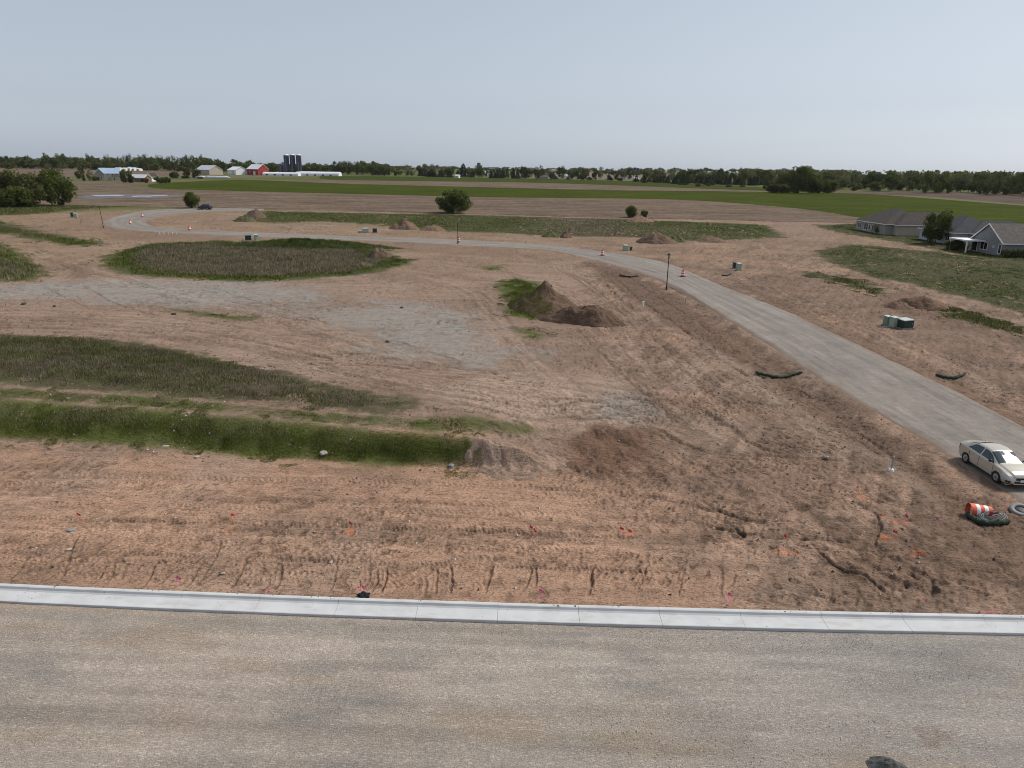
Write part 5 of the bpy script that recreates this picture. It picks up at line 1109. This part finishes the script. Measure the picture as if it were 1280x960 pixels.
# ------------------------------------------------------------------ erosion socks, hose, disc
SOCK = mat('green_mesh_sock', (.035, .055, .038), .9, .35, 9, .02, 60); SOCKB = mat('black_sock', (.016, .018, .017), .9, .3, 9, .02, 60); HOSE = mat('grey_hose', (.16, .17, .19), .5, .1, 9); STAKE = mat('raw_wood', (.42, .34, .24), .85, .15, 6); PVC = mat('white_plastic', (.72, .72, .70), .5, .04, 6); GALV = mat('galvanised_steel', (.33, .34, .35), .5, .12, 7, metal=.4)
def ground_z(x, y): return float(Hs(x, y))
def sock(px, label, r, m_=SOCK, lift=.12):
    Q = spl(gps(px), 6); P = [(q[0], q[1], ground_z(*q)+lift+.03*math.sin(i*1.7)) for i, q in enumerate(Q)]; c = P[len(P)//2]
    o = empty('erosion_sock', c); tag(o, label, 'erosion sock')
    MB().tube([tuple(np.subtract(p, c)) for p in P], [r*.4]+[r*(1+.08*math.sin(i*2.3)) for i in range(len(P)-2)]+[r*.4], 9).build('sock', m_, o)
    for t in (.15, .8): q = P[int(t*(len(P)-1))]; MB().box(tuple(np.subtract(q, c)+np.array([0, 0, .12])), (.05, .05, .6)).build('stake', STAKE, o)
sock([(944, 467), (955, 470), (970, 472.5), (985, 471), (1003, 467)], 'dark curved erosion sock at the near ditch of the straight road', .13)
sock([(1169, 470), (1178, 472.5), (1188, 474), (1197, 472.5), (1207, 468.5)], 'dark curved erosion sock on the lot side of the straight road', .13)
sock([(774, 344.5), (782, 346.5), (790, 347), (798, 345.5)], 'short black erosion sock at the start of the road bend', .12, SOCKB)
sock([(902, 345), (908, 345.5), (914, 343)], 'small black erosion sock beside the road before the green box', .12, SOCKB)
sock([(1207, 645), (1217, 652), (1228, 656), (1245, 656.5), (1262, 655)], 'thick green erosion sock bent under the fallen drum', .12, lift=.15)
P = gp(1238, 652); o = empty('hose_coil', (P[0], P[1], P[2]+.2)); tag(o, 'coil of grey hose lying on the green erosion sock', 'hose')
for k in range(5):
    rr_ = .62-.07*k; MB().tube([(rr_*1.15*math.cos(a), rr_*.62*math.sin(a), .05*k+.05*math.sin(a*2+k)+.10*math.cos(a)) for a in np.linspace(0, 6.4, 26)], .028, 6).build('loop', HOSE, o)
P = gp(1276, 640); o = empty('manhole_ring', (P[0], P[1], P[2]+.08)); o.rotation_euler = (R(12), R(-8), 0); tag(o, 'grey round manhole ring lying on the dirt near the sedan', 'manhole ring')
ring = MB(); n_ = 28; V_ = [(r_*math.cos(2*math.pi*i/n_), r_*math.sin(2*math.pi*i/n_), z_) for r_, z_ in ((.5, -.08), (.5, .08), (.3, .1), (.3, -.08)) for i in range(n_)]
ring.add(V_, [(j*n_+i, j*n_+(i+1) % n_, ((j+1) % 4)*n_+(i+1) % n_, ((j+1) % 4)*n_+i) for j in range(4) for i in range(n_)], True).build('ring', mat('grey_casting', (.2, .2, .2), .7, .1, 8), o); MB().lathe([(.29, -.03), (.29, .04), (.05, .05)], n=24).build('cover', mat('iron_cover', (.07, .07, .075), .6, .2, 8), o)

# ------------------------------------------------------------------ utility boxes
M_PG = mat('pale_green_steel', (.30, .37, .29), .5, .06, 3); M_GB = mat('green_steel', (.16, .26, .18), .5, .08, 3); M_DG = mat('dark_green_steel', (.025, .042, .035), .5, .1, 3); M_PT = mat('pale_lid', (.42, .46, .42), .5, .05, 3)
def ubox(px, py, wm, dm, hm, body, lid, label, rz=R(20)):
    P = gp(px, py); o = empty('utility_box', tuple(P), rz); tag(o, label, 'utility box')
    MB().box((0, 0, -.05), (wm+.16, dm+.16, .22)).build('plinth', mat('plinth', (.2, .2, .18), .9) if 'plinth' not in bpy.data.materials else bpy.data.materials['plinth'], o)
    b = MB(); b.box((0, 0, .06+hm*.46), (wm, dm, hm*.92)); bd = b.build('cabinet', body, o)
    MB().slab([(-wm/2-.03, -dm/2-.03, hm*.98), (wm/2+.03, -dm/2-.03, hm*.98), (wm/2+.03, dm/2+.03, hm*1.06), (-wm/2-.03, dm/2+.03, hm*1.06)], .07).build('lid', lid, o)
    MB().box((0, -dm/2-.012, .1+hm*.42), (wm*.86, .02, hm*.66)).build('door', body, bd); MB().box((wm*.3, -dm/2-.035, .1+hm*.45), (.06, .03, .16)).build('latch', GALV, bd)
ubox(1108.5, 406, .62, .6, 1.0, M_GB, M_PT, 'square mid green utility box at the left of the roadside trio'); ubox(1116.5, 408.5, .7, .62, 1.1, M_PG, M_PT, 'pale green utility box in the middle of the roadside trio'); ubox(1130, 409.5, 1.4, 1.1, .95, M_DG, M_PT, 'wide dark green transformer box with pale lid')
ubox(918.5, 335.5, .6, .6, 1.0, M_DG, M_DG, 'dark utility box behind the pale box across from the lantern lamp'); ubox(923, 337.5, .75, .6, 1.15, M_PG, M_PT, 'pale green box with dark box behind it across from the lantern lamp')
ubox(782, 313, .9, .8, 1.1, M_PG, M_PT, 'grey green utility box beside the white survey pipe'); ubox(788.5, 313, .4, .4, .75, M_DG, M_DG, 'narrow dark pedestal beside the grey green box')
ubox(310.5, 300, 1.3, 1.0, 1.0, M_DG, M_DG, 'dark transformer box at the road above the weedy basin'); ubox(320.5, 300, .9, .8, 1.2, M_PG, M_PT, 'pale utility box at the road above the weedy basin')
ubox(456.5, 290.5, 1.5, 1.0, 1.05, M_PG, M_PT, 'wide pale green box beside the far road verge'); ubox(450, 291, .9, .5, .5, M_PG, M_PT, 'low pale box beside the wide pale green box'); ubox(468.5, 290.5, 1.0, .8, .95, M_DG, M_DG, 'square black utility box beside the wide pale green box')
ubox(94.5, 272, .9, .8, 1.25, M_PG, M_PT, 'pale utility box on the bare lot left of the leaning post'); ubox(90.5, 271, .7, .7, 1.2, M_DG, M_DG, 'dark utility box on the bare lot left of the leaning post')

# ------------------------------------------------------------------ stakes, pipes, flags, litter
def post(px, py, h, r_, m_, name, label, cat, cap=None, group=None, base=None):
    P = gp(px, py); o = empty(name, tuple(P)); tag(o, label, cat, group); o.rotation_euler = (random.uniform(-.04, .04), random.uniform(-.04, .04), random.uniform(0, 3))
    if name == 'survey_stake': MB().box((0, 0, h/2-.1), (r_*2, r_, h+.2)).build('stake', m_, o); MB().box((0, 0, h-.06), (r_*2.4, r_*1.4, .12)).build('ribbon', cap or m_, o)
    else: MB().cyl((0, 0, -.2), (0, 0, h), r_, r_, 10).build('pipe', m_, o); MB().lathe([(r_*1.2, h-.02), (r_*1.2, h+.05), (r_*.5, h+.07)], n=10).build('cap', cap or m_, o)
    if base: MB().lathe([(base, -.05), (base, .1), (base*.7, .16)], n=14).build('collar', PVC, o)
post(1113.5, 589, .85, .045, GALV, 'curb_stop_pipe', 'thin grey steel pipe with white collar in the dirt', 'pipe', base=.16)
post(803.5, 383, .55, .13, PVC, 'vent_pipe', 'stubby white plastic pipe standing in the dirt below the road bend', 'pipe'); post(857, 378.5, .45, .07, STAKE, 'vent_pipe', 'small pale pipe stub at the near road ditch', 'pipe')
post(786, 318.5, .9, .07, PVC, 'survey_stake', 'white survey stake in front of the grey green box', 'stake'); post(699, 301, .9, .08, PVC, 'survey_stake', 'white survey stake at the verge below the earth clump', 'stake'); post(101, 279.5, 1.1, .08, STAKE, 'survey_stake', 'pale wooden stake right of the pale utility box', 'stake')
PINKM = mat('pink_plastic', (.72, .12, .30), .6, .05, 9); REDM = mat('red_plastic', (.60, .035, .03), .6, .05, 9); ORM = mat('orange_plastic', (.75, .20, .04), .6, .05, 9); YEL = mat('yellow_plastic', (.62, .42, .04), .6, .05, 9)
for k, x in enumerate((200, 205, 211, 216, 221)): post(x, 293.5, .55, .05, PVC, 'survey_stake', 'short pale stake in the row along the road opposite the loop', 'stake', group='row of short stakes by the road')
post(321.5, 300.8, .8, .06, PVC, 'survey_stake', 'white stake just beside the pale utility box above the basin', 'stake'); post(437.5, 296.5, .7, .05, PVC, 'survey_stake', 'white stake at the far road edge before the wide pale box', 'stake'); post(657, 305, .6, .05, STAKE, 'survey_stake', 'pale stake at the road edge left of the first drum', 'stake')
def flag(px, py, m_, label, h=.42):
    P = gp(px, py); o = empty('marker_flag', tuple(P), random.uniform(-.8, .8)); tag(o, label, 'flag'); o.rotation_euler[1] = random.uniform(-.25, .25)
    MB().cyl((0, 0, -.1), (0, 0, h), .006, .006, 5).build('wire', GALV, o)
    V = [(i*.034, .02*math.sin(i*1.6), h-.01-.012*i*(i > 2)) for i in range(6)]; V2 = [(x, y+.012, z-.12) for x, y, z in V]
    b = MB(); b.add(V+V2, [(i, i+1, 7+i, 6+i) for i in range(5)]); b.add([(x, y+.003, z) for x, y, z in V+V2], [(6+i, 7+i, i+1, i) for i in range(5)]); b.build('flag_sheet', m_, o)
for px, py, m_, lb in ((99, 651, REDM, 'red marker flag furthest along the bank side of the dirt strip'), (284, 657, YEL, 'yellow ball topped marker flag in the dirt strip'), (291, 652, REDM, 'red marker flag beside the yellow marker'), (436.5, 662, REDM, 'red marker flag by the orange paint ring'), (660.5, 667, REDM, 'upright red marker flag on the wheel track'), (665, 669, REDM, 'leaning red marker flag beside the upright one'), (775.5, 669, REDM, 'red marker flag with trailing red tape'), (785, 672, REDM, 'red tape marker right of the flag with tape'),
        (221, 731, PINKM, 'pink marker flag near a short gouge above the kerb'), (451, 741, PINKM, 'pink marker flag beside the black rag at the kerb'), (676, 748, PINKM, 'pink marker flag near the white dusted kerb edge'), (911.5, 752, PINKM, 'bright pink marker flag before the kerb right of the gouges'), (1154, 761, PINKM, 'faint pink marker flag close to the kerb'), (993, 699, ORM, 'orange marker flag on the churned dirt'), (977, 678, REDM, 'red marker flag on the churned dirt'), (1100, 652, ORM, 'orange marker flag at the crack in the dirt'), (1128, 652, REDM, 'red marker flag right of the crack in the dirt'), (1169, 656, PINKM, 'pink marker flag between the crack and the fallen drum'), (1117, 673, REDM, 'lone red marker flag below the crack'), (1141, 692, ORM, 'orange marker flag on the dark churned dirt'), (1070, 617, ORM, 'orange marker flag up the slope near the steel pipe')):
    flag(px, py, m_, lb)
def rock(px, py, r_, m_, label, name='rock', cat='rock', flat=.6, sx=1.3):
    r_ *= .75; P = gp(px, py); r = np.random.default_rng(int(px*7+py)); b = bmesh.new(); bmesh.ops.create_icosphere(b, subdivisions=2, radius=1)
    for v in b.verts: v.co *= 1+r.normal(0, .13); v.co.x *= r_*sx; v.co.y *= r_; v.co.z *= r_*flat
    me = bpy.data.meshes.new(name); b.to_mesh(me); b.free(); me.materials.append(m_); o = link(name, me); o.location = (P[0], P[1], P[2]+r_*flat*.4); o.rotation_euler = (0, 0, r.uniform(0, 3)); tag(o, label, cat)
M_RG = mat('grey_stone', (.22, .22, .22), .9, .2, 6, .02); M_RW = mat('pale_stone', (.36, .31, .265), .9, .15, 5, .01); M_CLOD = mat('dark_clod', (.06, .048, .036), .95, .2, 6, .02)
rock(404.5, 567, .3, M_RW, 'pale flat slab lying on the green bank', flat=.55); rock(735, 592, .24, M_RG, 'grey stone at the foot of the dark heap'); rock(207, 558, .2, M_RW, 'pale stone in the grass at the bank foot', flat=.4); rock(246, 571, .17, M_RW, 'pale flat stone on the dirt below the bank', flat=.3); rock(564, 583, .22, M_RG, 'grey stone at the end of the bank grass'); rock(484, 428, .28, M_CLOD, 'dark clod on the grey gravel patch', cat='clod'); rock(89, 663, .2, M_RG, 'grey flat rock at the top of the longest gouge', flat=.4); rock(86, 687, .14, M_RW, 'tan stone beside the longest gouge', flat=.4); rock(414, 703, .1, M_RW, 'pale stone in the cleat marks'); rock(279, 717, .1, M_RW, 'pale stone between two gouges')
rock(30, 380, .3, M_CLOD, 'dark clod beside the gravel pad near the left edge', cat='clod'); rock(217, 393, .3, M_CLOD, 'dark clod beside the grass patch on the gravel', cat='clod'); rock(68, 383, .22, M_CLOD, 'smaller dark clod beside the gravel pad', cat='clod'); rock(502, 385, .25, M_CLOD, 'dark clod at the top of the gravel patch', cat='clod'); rock(1033, 572, .16, M_RW, 'pale stone on the trench line', flat=.7)
P = gp(765, 400); MB_ = MB().box((0, 0, .05), (.9, .3, .06), rz=-.9); o = MB_.build('board', PVC); o.location = tuple(P); tag(o, 'white board lying beside the dark dirt ridge', 'board')
P = gp(455, 747.5); b = bmesh.new(); bmesh.ops.create_icosphere(b, subdivisions=3, radius=.2); r_ = np.random.default_rng(4)
for v in b.verts: v.co *= 1+.25*math.sin(v.co.x*30)*math.cos(v.co.y*24)+r_.normal(0, .05); v.co.z *= .45; v.co.x *= 1.2
me = bpy.data.meshes.new('rag'); b.to_mesh(me); b.free(); me.materials.append(mat('black_cloth', (.012, .012, .012), .95, .2, 9)); o = link('rag', me); o.location = (P[0], P[1], P[2]+.12); tag(o, 'crumpled black rag lying behind the kerb', 'rag')

# ------------------------------------------------------------------ loose stones and clods (uncountable)
def scatter(name, label, n, xr, yr, rmin, rmax, cols, keep, zoff=0.0):
    x = RNG.uniform(*xr, n); y = RNG.uniform(*yr, n); k = keep(x, y); x, y = x[k], y[k]; n = len(x)
    base = np.array([(1, 0, 0), (-.5, .87, 0), (-.5, -.87, 0), (0, 0, .8)]); s = rmin+(rmax-rmin)*RNG.random(n)**3
    a = RNG.uniform(0, 6.28, n); ca, sa = np.cos(a)[:, None], np.sin(a)[:, None]; B = base[None]*RNG.uniform(.6, 1.4, (n, 4, 3))
    X = (B[..., 0]*ca-B[..., 1]*sa)*s[:, None]+x[:, None]; Y = (B[..., 0]*sa+B[..., 1]*ca)*s[:, None]+y[:, None]
    zz = Hs(x, y)+zoff if callable(zoff) is False else zoff(x, y)
    Z = B[..., 2]*s[:, None]+zz[:, None]; V = np.stack([X, Y, Z], -1).reshape(-1, 3)
    i = np.arange(n)[:, None, None]*4; F = (i+np.array([[0, 1, 3], [1, 2, 3], [2, 0, 3]])[None]).reshape(-1, 3)
    c = np.array(cols)[RNG.integers(0, len(cols), n)]*RNG.uniform(.8, 1.2, (n, 1))
    me = np_mesh(name, V, F, BLADE_S, np.repeat(c, 4, 0), smooth=False); tag(link(name, me), label, 'stones' if 'stone' in name else 'clods', kind='stuff')
BLADE_S = blade_mat('stone_surface', 0.0)
site_keep = lambda x, y: (y > kerb_y(x)+.3) & (np.abs(x) < y*.78) & (poly_sd(x, y, ROADP) < -.3)
scatter('stones', 'small pale stones strewn over the graded dirt', 9000, (-35, 45), (24, 70), .02, .085, [(.40, .34, .28), (.30, .27, .24), (.46, .40, .34)], lambda x, y: site_keep(x, y) & (vnoise(x/4, y/4, 5) > .35), -.0)
scatter('clods', 'small dark clods strewn over the churned dirt', 26000, (-60, 75), (24, 130), .025, .11, [(.12, .08, .056), (.15, .10, .068), (.19, .125, .085)], lambda x, y: site_keep(x, y) & (fbm(x, y, 7, 3, 8)+.35*sstep(0, 15, x) > .12), .0)
scatter('stones', 'loose gravel stones on the street bed', 60000, (-30, 30), (8, 22.6), .008, .027, [(.33, .31, .28), (.25, .24, .225), (.40, .37, .33)], lambda x, y: (y < kerb_y(x)-KW) & ((y > kerb_y(x)-KW-1.3) | (vnoise(x/3, y/.9, 6) > .35)), lambda x, y: -.085-.05*np.exp(-(kerb_y(x)-KW-y)/.5))

scatter('clods', 'crumbs of soil spilled over the back of the kerb', 5000, (-30, 30), (22.5, 25.5), .015, .06, [(.20, .125, .085), (.26, .165, .11), (.15, .10, .07)], lambda x, y: (y > kerb_y(x)-.14) & (y < kerb_y(x)+.22) & (vnoise(x/1.6, y*0, 9) > .42), lambda x, y: np.full(len(x), .132))
scatter('clods', 'dry crumbs lying in the gutter pan', 2500, (-30, 30), (21.8, 25), .008, .03, [(.26, .18, .125), (.30, .26, .21)], lambda x, y: (y > kerb_y(x)-KW+.05) & (y < kerb_y(x)-.24) & (vnoise(x/2.1, y*0, 19) > .45), lambda x, y: -.004-.02*np.clip((kerb_y(x)-.3-y)/.6, 0, 1))
# ------------------------------------------------------------------ haze
def build_haze():
    M = bpy.data.materials.new('haze_air'); M.use_nodes = True; n = M.node_tree; n.nodes.clear(); out = n.nodes.new('ShaderNodeOutputMaterial'); v = n.nodes.new('ShaderNodeVolumePrincipled')
    v.inputs['Color'].default_value = (.9, .93, .97, 1); v.inputs['Density'].default_value = .000025; v.inputs['Anisotropy'].default_value = .2
    n.links.new(v.outputs[0], out.inputs['Volume'])
    o = MB().box((0, 0, 24), (8000, 8000, 60)).build('haze', M); tag(o, 'thin pale haze over the farmland', 'haze', kind='stuff')
build_haze()
